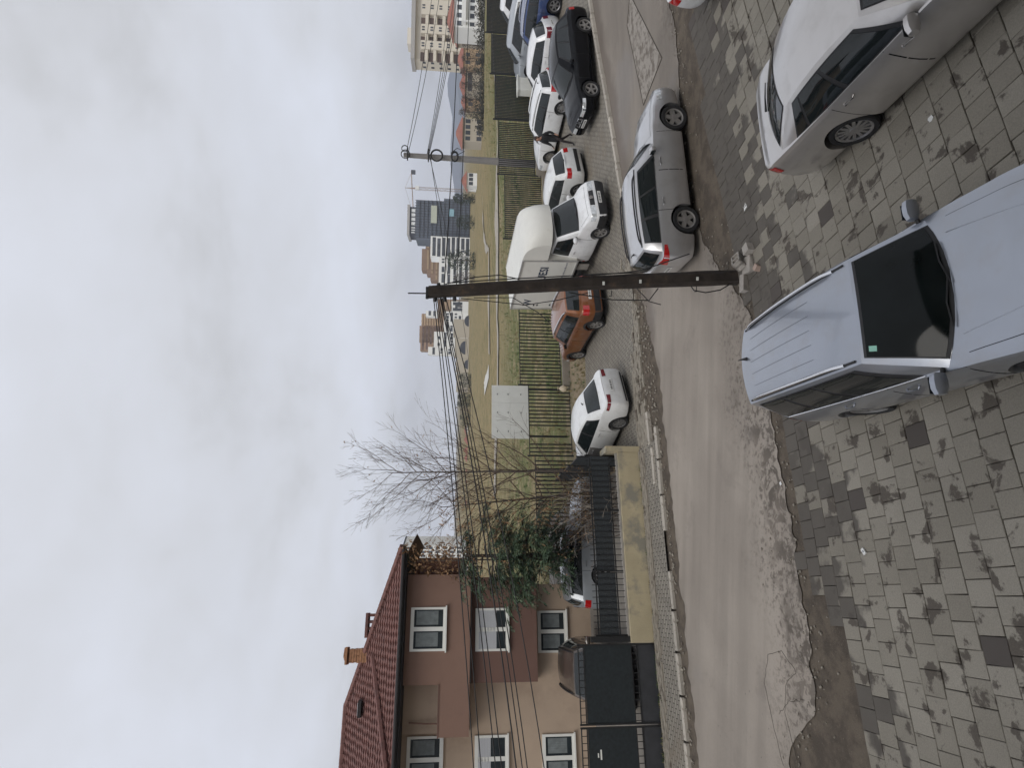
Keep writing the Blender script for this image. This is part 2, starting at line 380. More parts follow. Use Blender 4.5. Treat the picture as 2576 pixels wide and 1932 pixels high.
vis = sorted((c for c in cells if in_view(c[2], c[3], 0)), key=lambda c: c[2] ** 2 + c[3] ** 2)
big = set((round(c[0], 3), round(c[1], 3)) for c in vis[:300]); rest = MB(); rp = random.Random(3)
for s_, t, x, y in cells:
    z = gz(x, y); tx, ty = rp.gauss(0, .007), rp.gauss(0, .007); dz = rp.gauss(0, .003); ra = ANG + rp.gauss(0, .008)
    tz = (gz(*XY(s_ + .3, t)) - gz(*XY(s_ - .3, t))) / .6
    Mx = Matrix.Rotation(ra, 3, 'Z') @ Matrix.Rotation(-math.atan(tz) + ty, 3, 'Y') @ Matrix.Rotation(tx, 3, 'X')
    if (round(s_, 3), round(t, 3)) in big:
        o = obj('paver', pm[rp.randrange(4)], lot, (x, y, z + .018 + dz)); o.rotation_euler = Mx.to_euler()
    else:
        p = paver_mesh(rp.randrange(4)); rest.add([Mx @ Vector(v) + Vector((x, y, z + .018 + dz)) for v in p.v], p.f)
stuff(rest.build('paver_field', PAVER, lot))
# kerb stones between the road and the upper parking lot (right), each its own piece
kl = bpy.data.objects.new('kerb_line', None); COL.objects.link(kl); struct(kl)
kb = MB(); c = .012; L_, Wd_, H_ = .98, .16, .22
kb.add([(-L_ / 2, -Wd_ / 2, -H_), (L_ / 2, -Wd_ / 2, -H_), (L_ / 2, Wd_ / 2, -H_), (-L_ / 2, Wd_ / 2, -H_), (-L_ / 2, -Wd_ / 2, -c), (L_ / 2, -Wd_ / 2, -c), (L_ / 2, Wd_ / 2, -c), (-L_ / 2, Wd_ / 2, -c),
        (-L_ / 2 + c, -Wd_ / 2 + c, 0), (L_ / 2 - c, -Wd_ / 2 + c, 0), (L_ / 2 - c, Wd_ / 2 - c, 0), (-L_ / 2 + c, Wd_ / 2 - c, 0)],
       [(0, 1, 5, 4), (1, 2, 6, 5), (2, 3, 7, 6), (3, 0, 4, 7), (4, 5, 9, 8), (5, 6, 10, 9), (6, 7, 11, 10), (7, 4, 8, 11), (8, 9, 10, 11)])
kd = kb.build('kerb_stone', KERB).data; bpy.data.objects.remove(bpy.data.objects['kerb_stone'])
def kerb(s_, t, top, skew=0.0, ln=1.0):
    a, b_ = ST(s_ - .45, t), ST(s_ + .45, t); p = ST(s_, t, top)
    o = obj('kerb_stone', kd, kl, p); o.rotation_euler = (random.gauss(0, .02), -math.atan2(b_.z - a.z, .9), ANG + skew); o.scale = (ln, 1, 1)
for i in range(36): kerb(11.6 + i, 16.3 + .03 * math.sin(i), .12 + random.gauss(0, .006), random.gauss(0, .012))
for i in range(18):
    if i in (3, 9): continue
    kerb(4.2 - i * 1.0, 16.12 + .02 * math.sin(i * 1.7) + .04 * (i < 3), .065 + random.gauss(0, .01), random.gauss(0, .02), .96)
# loose and broken paving bricks along the torn edge of the upper lot, rubble and a strip of laid setts
rb = random.Random(5); br = MB()
def brick(s_, t, rz, dz, d=(.2, .1, .06), tilt=.0):
    p = ST(s_, t, dz); br.box(p, d, 0, M=Matrix.Rotation(rz, 3, 'Z') @ Matrix.Rotation(rb.gauss(0, tilt), 3, 'X') @ Matrix.Rotation(rb.gauss(0, tilt), 3, 'Y'))
for r_ in range(9):
    for i in range(34):
        s_ = 4.2 + i * .2 + (r_ % 2) * .1; t = 16.75 + r_ * .1
        if rb.random() < .10 + .05 * (r_ < 3) or nz(s_ * 1.1, t * 1.6, 4) > .28: continue
        if (s_ - 9.0) ** 2 / 1.0 + (t - 17.5) ** 2 / .2 < 1: continue
        brick(s_, t, ANG + rb.gauss(0, .06), .012 + rb.gauss(0, .006), (.205, .1, .06), .03)
for i in range(46):
    for r_ in range(4):
        s_ = -5.2 + i * .205 + (r_ % 2) * .1; t = 17.15 + r_ * .1
        if s_ > 4.3 or rb.random() < .12: continue
        brick(s_, t, ANG + rb.gauss(0, .05), .055 + rb.gauss(0, .006), (.205, .1, .06), .03)
for i in range(150):
    s_ = rb.uniform(3.8, 9.2); t = 15.9 + abs(rb.gauss(0, .5)); k = rb.uniform(.015, .06); brick(s_, t, rb.uniform(0, 3), .01, (k * 1.4, k, k * .7), .3)
for i in range(120):
    s_ = rb.uniform(-5, 4.5); t = rb.uniform(15.8, 16.05); k = rb.uniform(.015, .05); brick(s_, t, rb.uniform(0, 3), .005, (k * 1.4, k, k * .7), .3)
for i in range(40):
    s_ = rb.uniform(-3, 12); t = 10.1 + rb.gauss(.35, .35); k = rb.uniform(.012, .035); brick(s_, t, rb.uniform(0, 3), .01, (k * 1.4, k, k * .7), .3)
for i in range(420):
    s_ = rb.uniform(-6, 16); t = near_edge(s_) + rb.gauss(-.12, .22); k = rb.uniform(.008, .032); brick(s_, t, rb.uniform(0, 3), .004, (k * 1.4, k, k * .7), .3)
SETT = M('sett_brick', (.25, .225, .185), rough=.9, var=.2, scale=9, bump=.4, bscale=30, stain=((.12, .10, .08), 3, .55, .1), world=True)
tag(br.build('loose_bricks', SETT), 'loose beige paving bricks and rubble along the torn road edge', 'rubble', kind='stuff')
# concrete edging slabs lying by the white saloon
for k, (s_, t, ln, rz) in enumerate(((4.75, 16.62, 1.0, .02), (3.6, 16.5, 1.05, -.02))):
    o = MB(); o.box((0, 0, .03), (ln, .17, .1)); q = o.build('concrete_slab', KERB, None, None, ST(s_, t, .0), ANG + rz)
    tag(q, ['long pale edging slab lying in the dirt beside the white saloon', 'pale edging slab lying end to end, nearer the yellow wall'][k], 'slab', 'edging slabs left lying by the wall')
# patched rectangle cut into the road
g = NG('patched_asphalt', .9, .2); a = g.noise(5, 6, .65, .5); col = g.mix(g.rng(a, .40, .56), (.15, .13, .11), (.29, .265, .235)); g.bump(a, .5, .015); PATCH = g.color(col)
b = MB(); q = [ST(13.9, 13.5, .006), ST(17.2, 13.55, .006), ST(17.7, 12.9, .006), ST(13.8, 11.75, .006)]
def bil(u, v):
    p = q[0].lerp(q[1], u).lerp(q[3].lerp(q[2], u), v); p.z = gz(p.x, p.y) + .006; return p
b.grid(bil, 14, 8); struct(b.build('road_patch', PATCH, smooth=60))
cut = MB()
for i in range(4):
    a, c_ = q[i], q[(i + 1) % 4]; pts = [a.lerp(c_, k / 12) for k in range(13)]
    cut.tube([Vector((p.x, p.y, gz(p.x, p.y) + .004)) for p in pts], .016, 4)
struct(cut.build('patch_joint', MORTAR))
cut = MB()
for pts in ([(-1.2, 10.6), (-.9, 11.0), (-1.0, 11.5), (-1.5, 11.8), (-2.1, 11.7), (-2.9, 11.5)], [(-1.2, 10.6), (-1.4, 11.0), (-1.9, 11.2), (-2.7, 11.0)], [(-1.6, 10.5), (-1.7, 11.0), (-2.0, 11.5)]):
    P3 = []
    for (a, c_), (a2, c2) in zip(pts, pts[1:]):
        for k in range(6): P3.append(ST(a + (a2 - a) * k / 6 + .04 * nz(a * 9 + k), c_ + (c2 - c_) * k / 6 + .04 * nz(c_ * 9 + k, 3), .0015))
    cut.tube(P3, .0045, 4)
struct(cut.build('road_crack', MORTAR))
# ------------------------------------------------------------------ cars
def pw(pts):
    def f(x):
        if x <= pts[0][0]: return pts[0][1]
        for (a, va), (b, vb) in zip(pts, pts[1:]):
            if x <= b:
                q = (x - a) / (b - a); q = q * q * (3 - 2 * q) * .5 + q * .5; return va + (vb - va) * q
        return pts[-1][1]
    return f
class Car:
    """One car: a lofted body with real wheel arches, a cabin of curved panes on pillars, doors, lamps, wheels and trim as parts."""
    def __init__(s, name, label, spec, loc, heading, pitch=0.0, roll=0.0, group=None):
        s.p = p = spec; s.L, s.W, s.H = p['L'], p['W'], p['H']; s.hw = s.W / 2
        s.root = thing(name, label, 'car' if 'cat' not in p else p['cat'], loc, 0, group)
        s.root.rotation_euler = Matrix.LocRotScale(None, (Matrix.Rotation(heading, 3, 'Z') @ Matrix.Rotation(-pitch, 3, 'Y') @ Matrix.Rotation(roll, 3, 'X')).to_quaternion(), None).to_euler()
        s.xf, s.xr = s.L / 2, -s.L / 2
        s.axles = p['axles']; s.wr = p['wr']; s.ra = s.wr + p.get('gap', .055)
        s.sill = p.get('sill', .175); s.zs = pw(sorted(p['belt'])); s.cr = pw(sorted(p['crown']))
        s.paint = p['paint']; s.body(); s.cabin(); s.wheels(); s.trim()
    def zbot(s, x):
        z = s.sill + s.p.get('nose_lift', .04) * (sstep(s.xf - .5, s.xf, x) + sstep(-s.xr - .5, -s.xr, -x))
        for a in s.axles:
            if abs(x - a) < s.ra: z = max(z, s.wr + math.sqrt(s.ra ** 2 - (x - a) ** 2))
        return z
    def plan(s, x):
        d = min(s.xf - x, x - s.xr); k = s.p.get('plan', 1.0)
        tab = [(0, .80), (.02, .85), (.06, .895), (.12, .93), (.2, .958), (.32, .98), (.5, .995), (.8, 1.0)]
        v = 1.0
        for (a, va), (b, vb) in zip(tab, tab[1:]):
            if d <= b: v = va + (vb - va) * (d - a) / (b - a); break
        return 1 - (1 - v) * (k if x > 0 else s.p.get('plan_r', k))
    def warp(s, x, z):
        e = sstep(s.xf - .7, s.xf, x); n = s.p.get('nose', .17); r = s.p.get('tail', .07)
        x2 = x - e * (n * max(0, (z - .5) / .4) ** 2 + .08 * max(0, (.42 - z) / .22) ** 2)
        e = sstep(-s.xr - .5, -s.xr, -x)
        return x2 + e * (r * max(0, (z - .55) / .45) ** 2 + .08 * max(0, (.42 - z) / .22) ** 2)
    def fac(s, r):
        return pw([(0, .93), (.1, .965), (.25, .988), (.42, 1.0), (.58, .998), (.66, .990), (.8, .975), (.93, .957), (1, .935)])(r)
    def side(s, x, q, side=1, off=0.0):
        zb = s.zbot(x); zs = s.zs(x); z = zb + (zs - zb) * q
        r = (z - s.sill) / (zs - s.sill)
        return Vector((s.warp(x, z), side * (s.hw * s.plan(x) * s.fac(r) + off), z))
    def sidez(s, x, z, side=1, off=0.0):
        zs = s.zs(x); r = (z - s.sill) / (zs - s.sill)
        return Vector((s.warp(x, z), side * (s.hw * s.plan(x) * s.fac(max(0, min(1, r))) + off), z))
    def end(s, front, yf, z, off=0.0):
        x = s.xf if front else s.xr; p = s.sidez(x, z)
        return Vector((p.x + (off if front else -off), p.y * yf, z))
    def body(s):
        xs = set()
        for d in (0, .02, .06, .12, .2, .32, .5): xs.add(round(s.xf - d, 4)); xs.add(round(s.xr + d, 4))
        k = int(s.L / .17)
        for i in range(1, k):
            x = s.xr + s.L * i / k
            if all(abs(x - a) > s.ra + .03 for a in s.axles) and s.xr + .55 < x < s.xf - .55: xs.add(round(x, 4))
        for a in s.axles:
            for j in range(0, 19): xs.add(round(a + s.ra * math.cos(math.pi * j / 18) * (1.0005 if j in (0, 18) else 1), 4))
            xs.add(round(a - s.ra - .004, 4)); xs.add(round(a + s.ra + .004, 4))
        xs = sorted(x for x in xs if s.xr <= x <= s.xf)
        Q = [0, .06, .14, .25, .38, .5, .6, .7, .8, .9, .96, 1.0]; T = [.90, .84, .72, .55, .3, 0]
        rows = []
        for x in xs:
            zb = s.zbot(x); row = []
            w0 = s.side(x, 0); row.append(Vector((w0.x, max(0, w0.y - .22), zb)))
            for q in Q: row.append(s.side(x, q))
            zs = s.zs(x); c = s.cr(x); w = s.hw * s.plan(x)
            for t in T:
                z = zs + .006 + c * (1 - (t / .935) ** 2); row.append(Vector((s.warp(x, zs) , w * t, z)))
            rows.append(row)
        n = len(rows[0]); b = MB(); vs = []; fs = []
        for row in rows:
            full = row + [Vector((p.x, -p.y, p.z)) for p in row[-2::-1]]; vs += full
        w = 2 * n - 1
        for i in range(len(rows) - 1):
            for k in range(w - 1): fs.append((i * w + k, i * w + k + 1, (i + 1) * w + k + 1, (i + 1) * w + k))
        L = len(rows) - 1
        for k in range(n - 1):                       # end caps, strip by strip
            a, c_ = k, w - 1 - k
            if c_ - a > 1: fs.append((a, c_, c_ - 1, a + 1)); fs.append((L * w + a + 1, L * w + c_ - 1, L * w + c_, L * w + a))
        b.add(vs, fs); b.build('body', s.paint, s.root, smooth=38)
        u = MB(); hw = s.hw - .30
        u.bx(s.xr + .15, s.xf - .2, -hw, hw, .12 + (s.sill - .175), .62 + (s.sill - .2)); u.build('underbody', DARKV, s.root)
        if s.p.get('clad'):                           # dark sill and arch cladding
            for sd in (1, -1):
                c = MB()
                for i in range(len(xs) - 1):
                    x0, x1 = xs[i], xs[i + 1]; zz0, zz1 = s.zbot(x0) + .09, s.zbot(x1) + .09
                    c.add([s.side(x0, 0, sd, .006), s.side(x1, 0, sd, .006), s.sidez(x1, zz1, sd, .008), s.sidez(x0, zz0, sd, .008)], [(0, 1, 2, 3) if sd < 0 else (3, 2, 1, 0)])
                c.build('sill_cladding', BLACKP, s.root, smooth=40)
    # cabin ---------------------------------------------------------------
    def rail(s, v):
        c = s.c; x = c['xa'] + (c['xb'] - c['xa']) * v; h = s.H - c.get('crown', .05)
        z0, z1 = h - c.get('df', .05), h - c.get('dr', .05)
        z = z0 + (z1 - z0) * v; m = (1 - (2 * v - 1) ** 2); z += m * (h - (z0 + z1) / 2) * 1.0
        return Vector((x, s.yr * (1 + .03 * m - c.get('taper', .05) * v), z))
    def S(s, u, v, sd=1, off=0.0):
        b = s.Cc.lerp(s.Dd, u); b.z = s.zs(b.x) - .012; b.y = s.yb * (1 - .02 * (2 * u - 1) ** 2) if u < 1 else s.Dd.y
        t = s.rail(u); p = b.lerp(t, v); p.y += .035 * math.sin(math.pi * v) * max(0, math.sin(math.pi * u)) ** .4
        return Vector((p.x, sd * (p.y + off), p.z + off * .3))
    def Wd(s, u, v, off=0.0):
        c = s.c; sw = c.get('sweep', .26)
        b = Vector((c['xc'] - sw * u * u, u * s.Cc.y, s.zs(c['xc'] - sw * u * u) + (s.cr(c['xc']) - .015) * (1 - u * u)))
        t0 = s.rail(0); t = Vector((c['xa'] + .07 * (1 - u * u), u * t0.y, t0.z + c.get('crown', .05) * (1 - u * u)))
        p = b.lerp(t, v); k = .03 * math.sin(math.pi * v) * math.sqrt(max(0, 1 - u * u)); return Vector((p.x + k + off * .6, p.y, p.z + k * .8 + off))
    def Rr(s, u, v, off=0.0):
        c = s.c; sw = c.get('rsweep', .14)
        b = Vector((c['xd'] + sw * u * u, u * s.Dd.y, s.zs(c['xd'] + sw * u * u) - .012 + (s.cr(c['xd'])) * (1 - u * u)))
        t1 = s.rail(1); t = Vector((c['xb'] - .07 * (1 - u * u), u * t1.y, t1.z + c.get('crown', .05) * (1 - u * u)))
        p = b.lerp(t, v); k = .03 * math.sin(math.pi * v) * math.sqrt(max(0, 1 - u * u)); return Vector((p.x - k - off * .8, p.y, p.z + k * .4 + off * .7))
    def Rf(s, u, v, off=0.0):
        r = s.rail(v); return Vector((r.x + (.07 - .14 * v) * (1 - u * u), u * r.y, r.z + s.c.get('crown', .05) * (1 - u * u) + off))
    def cabin(s):
        p = s.p; s.c = c = p['cab']
        s.yb = s.hw * c.get('yb', .925); s.yr = s.hw * c.get('yr', .70)
        sw = c.get('sweep', .26); x0 = c['xc'] - sw; x1 = c['xd'] + c.get('rsweep', .14)
        s.Cc = Vector((x0, s.yb * .98, s.zs(x0))); s.Dd = Vector((x1, s.yb * .96 * s.plan(x1), s.zs(x1)))
        b = MB()
        for sd in (1, -1): b.grid(lambda i, j: s.S(i, j, sd), 18, 5, flip=sd > 0)
        b.grid(lambda i, j: s.Wd(2 * i - 1, j), 12, 5, flip=True); b.grid(lambda i, j: s.Rr(2 * i - 1, j), 12, 5)
        b.grid(lambda i, j: s.Rf(2 * i - 1, j), 12, 14, flip=True)
        b.build('roof', s.paint, s.root, smooth=30)
        pm = p.get('panes', [(.12, .47), (.50, .80), (.83, .95)]); v0, v1 = c.get('v0', .07), c.get('v1', .86)
        uA, uB = pm[0][0] - .035, pm[-1][1] + .012
        def shp(i, j, ua, ub, va, vb, sl0, sl1):      # pane outline: slanted ends follow the pillars
            v = va + (vb - va) * j; return (ua + sl0 * (1 - j)) + ((ub - sl1 * j) - (ua + sl0 * (1 - j))) * i, v
        for sd in (1, -1):
            t = MB(); t.grid(lambda i, j: s.S(*shp(i, j, uA, uB, v0 - .04, v1 + .035, 0, 0), sd, .004), 18, 4, flip=sd > 0)
            t.build('window_trim', BLACKP, s.root, smooth=40)
            for k, (a, bb) in enumerate(pm):
                g = MB(); g.grid(lambda i, j: s.S(*shp(i, j, a, bb, v0, v1, 0, 0), sd, .009), 6, 4, flip=sd > 0)
                g.build('side_window', GLASS, s.root, smooth=40)
            if p.get('chrome'):
                pts = [s.S(uA + (uB - uA) * i / 16, v0 - .045, sd, .010) for i in range(17)]
                ch = MB(); ch.tube(pts, .011, 5); ch.build('window_strip', CHROME, s.root, smooth=50)
        g = MB(); g.grid(lambda i, j: s.Wd((2 * i - 1) * .905, .03 + .93 * j, .004), 12, 6, flip=True); g.build('windshield_seal', BLACKP, s.root, smooth=40)
        g = MB(); g.grid(lambda i, j: s.Wd((2 * i - 1) * .885, .075 + .85 * j, .009), 12, 6, flip=True); s.ws = g.build('windshield', p.get('wsm', GLASS), s.root, smooth=40)
        if p.get('sticker'):
            q = MB(); q.grid(lambda i, j: s.Wd(-.80 + .09 * i, .80 + .09 * j, .012), 2, 2, flip=True); q.build('sticker', STICK, s.ws)
        if c.get('rear_glass', True):
            a, bv, wv = c.get('rg', (.12, .88, .84))
            g = MB(); g.grid(lambda i, j: s.Rr((2 * i - 1) * (wv + .02), a - .02 + (bv - a + .04) * j, .004), 12, 5); g.build('rear_window_seal', BLACKP, s.root, smooth=40)
            g = MB(); g.grid(lambda i, j: s.Rr((2 * i - 1) * wv, a + (bv - a) * j, .009), 12, 5); g.build('rear_window', GLASS, s.root, smooth=40)
        if p.get('rails'):
            for sd in (1, -1):
                pts = []
                for i in range(15):
                    v = .10 + .84 * i / 14; q = s.rail(v); e = min(1, min(i, 14 - i) / 1.2)
                    pts.append(Vector((q.x, sd * (q.y - .045), q.z + .012 + .05 * e)))
                t = MB(); t.tube(pts, .021, 8); t.build('roof_rail', p['rails'], s.root, smooth=60)
                t = MB(); pts = [Vector((s.rail(.03 + .94 * i / 14).x, sd * (s.rail(.03 + .94 * i / 14).y - .045), s.rail(.03 + .94 * i / 14).z + .012)) for i in range(15)]
                t.tube(pts, .016, 4); t.build('roof_gutter', BLACKP, s.root)
        if p.get('antenna'):
            q = s.Rf(p.get('ant_u', 0.), .93); t = MB(); t.tube([q, q + Vector((-.03, 0, .05)), q + Vector((-.10, 0, .09))], [.03, .016, .006], 6); t.build('antenna', BLACKP, s.root)
    # wheels ----------------------------------------------------------------
    def wheels(s):
        p = s.p; wr = s.wr; tw = p.get('tw', .205); rr = p.get('rr', .70) * wr
        key = (round(wr, 3), p.get('spokes', 5), p['rim'].name, round(tw, 3))
        if key not in WHEELS:
            h = tw / 2; t = MB()
            t.lathe([(rr, -h * .8), (rr + .01, -h * .95), (wr * .93, -h), (wr * .985, -h * .8), (wr, -h * .45), (wr, h * .45), (wr * .985, h * .8), (wr * .93, h), (rr + .01, h * .95), (rr, h * .8), (rr - .015, h * .6), (rr - .02, -h * .6)], 32, axis='y', close=True)
            r = MB(); r.lathe([(0, h * .05), (rr - .012, h * .05)], 24, 1, axis='y')
            r.lathe([(rr - .03, h * .1), (rr - .03, h * .72), (rr - .004, h * .86), (rr + .006, h * .80)], 32, 0, axis='y')
            r.lathe([(0, h * .74), (.05, h * .74), (.075, h * .6), (.08, h * .1)], 16, 0, axis='y')
            ns = p.get('spokes', 5); sw = p.get('spoke_w', .055)
            for k in range(ns):
                a = 2 * math.pi * k / ns + .3; d = Vector((math.cos(a), 0, math.sin(a))); q = Vector((-math.sin(a), 0, math.cos(a)))
                r0, r1 = .05, rr - .015; w0, w1 = sw * .6, sw * .5 * p.get('spoke_flare', 1.25)
                f = [d * r0 + q * w0, d * r0 - q * w0, d * r1 - q * w1, d * r1 + q * w1]; Y1, Y0 = h * .68, h * .15
                vs = [v + Vector((0, Y1 if i < 2 else h * .72, 0)) for i, v in enumerate(f)] + [v + Vector((0, Y0, 0)) for v in f]
                r.add(vs, [(0, 1, 2, 3), (0, 4, 5, 1), (1, 5, 6, 2), (2, 6, 7, 3), (3, 7, 4, 0)], 0)
            tm = t.build('wheel', RUBBER, None, smooth=35); rm = r.build('rim', [p['rim'], DARKV], None, smooth=30)
            WHEELS[key] = (tm.data, rm.data); bpy.data.objects.remove(tm); bpy.data.objects.remove(rm)
        tm, rm = WHEELS[key]
        for a in s.axles:
            for sd in (1, -1):
                o = obj('wheel', tm, s.root, (a, sd * (s.hw - tw / 2 - .025), wr)); o.rotation_euler = (0, random.uniform(0, 6.28), 0 if sd > 0 else math.pi)
                obj('rim', rm, o)
    # lamps, doors, mirrors, plates ------------------------------------------
    def wrap(s, front, yf0, xl, z0, z1, name, mat, sd, zt=None, off=.007, yf1=1.0):
        """A lamp that starts on the end face at yf0 and wraps round the corner for xl metres along the side."""
        X = s.xf if front else s.xr; sg = -1 if front else 1
        def f(i, j):
            za = z0 + (zt[0] - z0) * i if zt else z0; zb = z1 + (zt[1] - z1) * i if zt else z1
            z = za + (zb - za) * j
            if i < .5: p = s.end(front, yf0 + (yf1 - yf0) * i * 2, z, off); p.y += off * i * 2; p.y *= sd; return p
            return s.sidez(X + sg * xl * (i - .5) * 2, z, sd, off)
        b = MB(); b.grid(f, 16, 4, flip=(sd > 0) == front); return b.build(name, mat, s.root, smooth=50)
    def facepatch(s, front, y0, y1, z0, z1, name, mat, off=.008, par=None):
        b = MB(); b.grid(lambda i, j: s.end(front, y0 + (y1 - y0) * i, z0 + (z1 - z0) * j, off), 6, 3, flip=not front)
        return b.build(name, mat, par or s.root, smooth=50)
    def trim(s):
        p = s.p; t = p.get('trim', {})
        for sd in (1, -1):
            h = t.get('head', (.52, .42, .60, .72, None)); s.wrap(True, h[0], h[1], h[2], h[3], 'headlight', HEADL, sd, h[4])
            r = t.get('tail', (.62, .26, .72, .92, None)); s.wrap(False, r[0], r[1], r[2], r[3], 'tail_light', p.get('tailm', REDL), sd, r[4])
            for k, (a, bq) in enumerate(p['doors']):
                d = MB(); q0 = .05; e = .012
                d.grid(lambda i, j: s.side(a - e + (bq - a + 2 * e) * i, q0 - .01 + (1.0 - q0) * j, sd, .0016), 10, 8, 1, flip=sd > 0)
                d.grid(lambda i, j: s.side(a + (bq - a) * i, q0 + .005 + (.995 - q0 - .005) * j, sd, .0045), 10, 8, 0, flip=sd > 0)
                d.m = d.m; o = d.build('door', [p.get('door_paint', {}).get(k, s.paint), DARKV], s.root, smooth=40)
                zx = min(a, bq) + .12; hz = s.zs(zx) - .13; q = s.sidez(zx + .08, hz, sd, .012)
                m_ = MB(); m_.tube([s.sidez(zx, hz, sd, .004), s.sidez(zx + .02, hz, sd, .030), s.sidez(zx + .17, hz, sd, .030), s.sidez(zx + .19, hz, sd, .004)], .013, 6)
                m_.build('door_handle', p.get('handle', s.paint), o, smooth=60)
            xm = s.Cc.x - p.get('mir', .30); zm = s.zs(xm) + .075; y = s.yb
            mb = MB(); mb.lathe([(0.0, -.12), (.055, -.11), (.085, -.05), (.09, .03), (.075, .10), (0.0, .125)], 10, 0, axis='y', c=(xm, sd * (y + .13), zm))
            for i_, v in enumerate(mb.v): mb.v[i_] = (xm + (v[0] - xm) * .62 + (.03 if v[0] > xm else 0), v[1], zm + (v[2] - zm) * .9)
            mb.tube([(xm + .02, sd * (y - .05), zm - .07), (xm + .01, sd * (y + .08), zm - .04)], .025, 6, 1)
            mo = mb.build('mirror', [p.get('mirror', s.paint), BLACKP], s.root, smooth=40)
            gm = MB(); gm.box((xm - .056, sd * (y + .135), zm + .0), (.006, .17, .11)); gm.build('mirror_glass', GLASS, mo)
        g = t.get('grille', (.42, .52, .66)); s.facepatch(True, -g[0], g[0], g[1], g[2], 'grille', BLACKP)
        g = t.get('intake', (.62, .27, .36)); s.facepatch(True, -g[0], g[0], g[1], g[2], 'lower_intake', BLACKP)
        for fr, key in ((True, 'plate_f'), (False, 'plate_r')):
            z = t.get(key, .46 if fr else .62); w = .26 / (s.hw * s.plan(s.xf))
            if z: 
                o = s.facepatch(fr, -w, w, z - .056, z + .056, 'number_plate', PLATE, .016)
                mk = MB()
                for k in range(6):
                    a = -w * .78 + k * w * .27; mk.grid(lambda i, j: s.end(fr, a + w * .15 * i, z - .03 + .06 * j, .019), 1, 1, flip=not fr)
                mk.build('plate_marks', BLACKP, o)
        if t.get('rear_bumper'): z0, z1 = t['rear_bumper']; s.facepatch(False, -.92, .92, z0, z1, 'bumper_trim', BLACKP, .010)
        if t.get('front_bumper'):
            z0, z1 = t['front_bumper']
            for sd in (1, -1): s.wrap(True, 0, .55, z0, z1, 'bumper', BLACKP, sd, None, .012)
        if t.get('rear_wrap'):
            z0, z1 = t['rear_wrap']
            for sd in (1, -1): s.wrap(False, 0, .45, z0, z1, 'bumper', BLACKP, sd, None, .012)
        def top(x, tq, off):
            zs = s.zs(x); return Vector((s.warp(x, zs), s.hw * s.plan(x) * tq, zs + .006 + s.cr(x) * (1 - (tq / .935) ** 2) + off))
        hx0, hx1 = s.c['xc'] - .02, s.xf - .16
        hd = MB(); e = .006
        hd.grid(lambda i, j: top(hx0 + (hx1 + e - hx0) * i, (2 * j - 1) * (.80 - .06 * i + .007), .0018), 14, 12, 1)
        hd.grid(lambda i, j: top(hx0 + (hx1 - hx0) * i, (2 * j - 1) * (.80 - .06 * i), .0045), 14, 12, 0); hd.build('hood', [s.paint, DARKV], s.root, smooth=40)
        if p.get('ribs'):
            for k in range(5):
                y_ = (k - 2) * .30; rb_ = MB(); rb_.grid(lambda i, j: s.Rf(y_ + (j - .5) * .008, .30 + .58 * i, .0025), 12, 1, flip=True); rb_.build('roof_rib', RIBM, s.root)
            for sd in (1, -1):
                cr_ = MB(); cr_.tube([top(hx0 + (hx1 - hx0) * i / 10, sd * (.60 - .16 * i / 10), .001) for i in range(11)], .009, 4); cr_.build('hood_crease', s.paint, s.root, smooth=60)
        w = MB()                                       # wipers lie at the foot of the windshield
        for y0, y1 in ((-.55, .05), (.0, .62)):
            w.tube([s.Wd(y0, .035, .025), s.Wd((y0 + y1) / 2, .09, .03), s.Wd(y1, .06, .025)], .010, 4)
        w.build('wiper', BLACKP, s.root)
        if t.get('rear_wiper'):
            w = MB(); w.tube([s.Rr(0, .07, .03), s.Rr(.25, .16, .03), s.Rr(.55, .2, .03)], [.02, .012, .008], 5); w.build('rear_wiper', BLACKP, s.root)
WHEELS = {}
RIBM = M('rib_dark_grey', (.10, .105, .12), rough=.5, var=0)  # darker grey of the thin roof strips
STICK = M('green_sticker', (.30, .62, .50), rough=.5, var=.1)
SILVER = paint('silver_paint', (.345, .37, .42), metal=.72, rough=.30)
SILVERG = paint('grey_silver_paint', (.56, .54, .525), metal=.72, rough=.30)
SILVERW = paint('road_silver_paint', (.56, .56, .57), metal=.7, rough=.30)
WHITE = paint('white_paint', (.76, .77, .78), rough=.35)
WHITE2 = paint('old_white_paint', (.70, .71, .71), rough=.42, dirty=.25)
PRIMER = M('primer_grey', (.17, .165, .16), rough=.6, var=.15)
BLACKC = M('black_paint', (.004, .0045, .006), rough=.16, var=.1, scale=2, spec=.22)
ORANGE = paint('copper_paint', (.235, .080, .024), metal=.45, rough=.35)
BLUE = paint('blue_paint', (.03, .06, .17), metal=.3, rough=.3)
GREYC = paint('dark_grey_paint', (.05, .052, .056), metal=.3, rough=.4)
PALEBL = paint('pale_silver_paint', (.34, .37, .40), metal=.3, rough=.4)
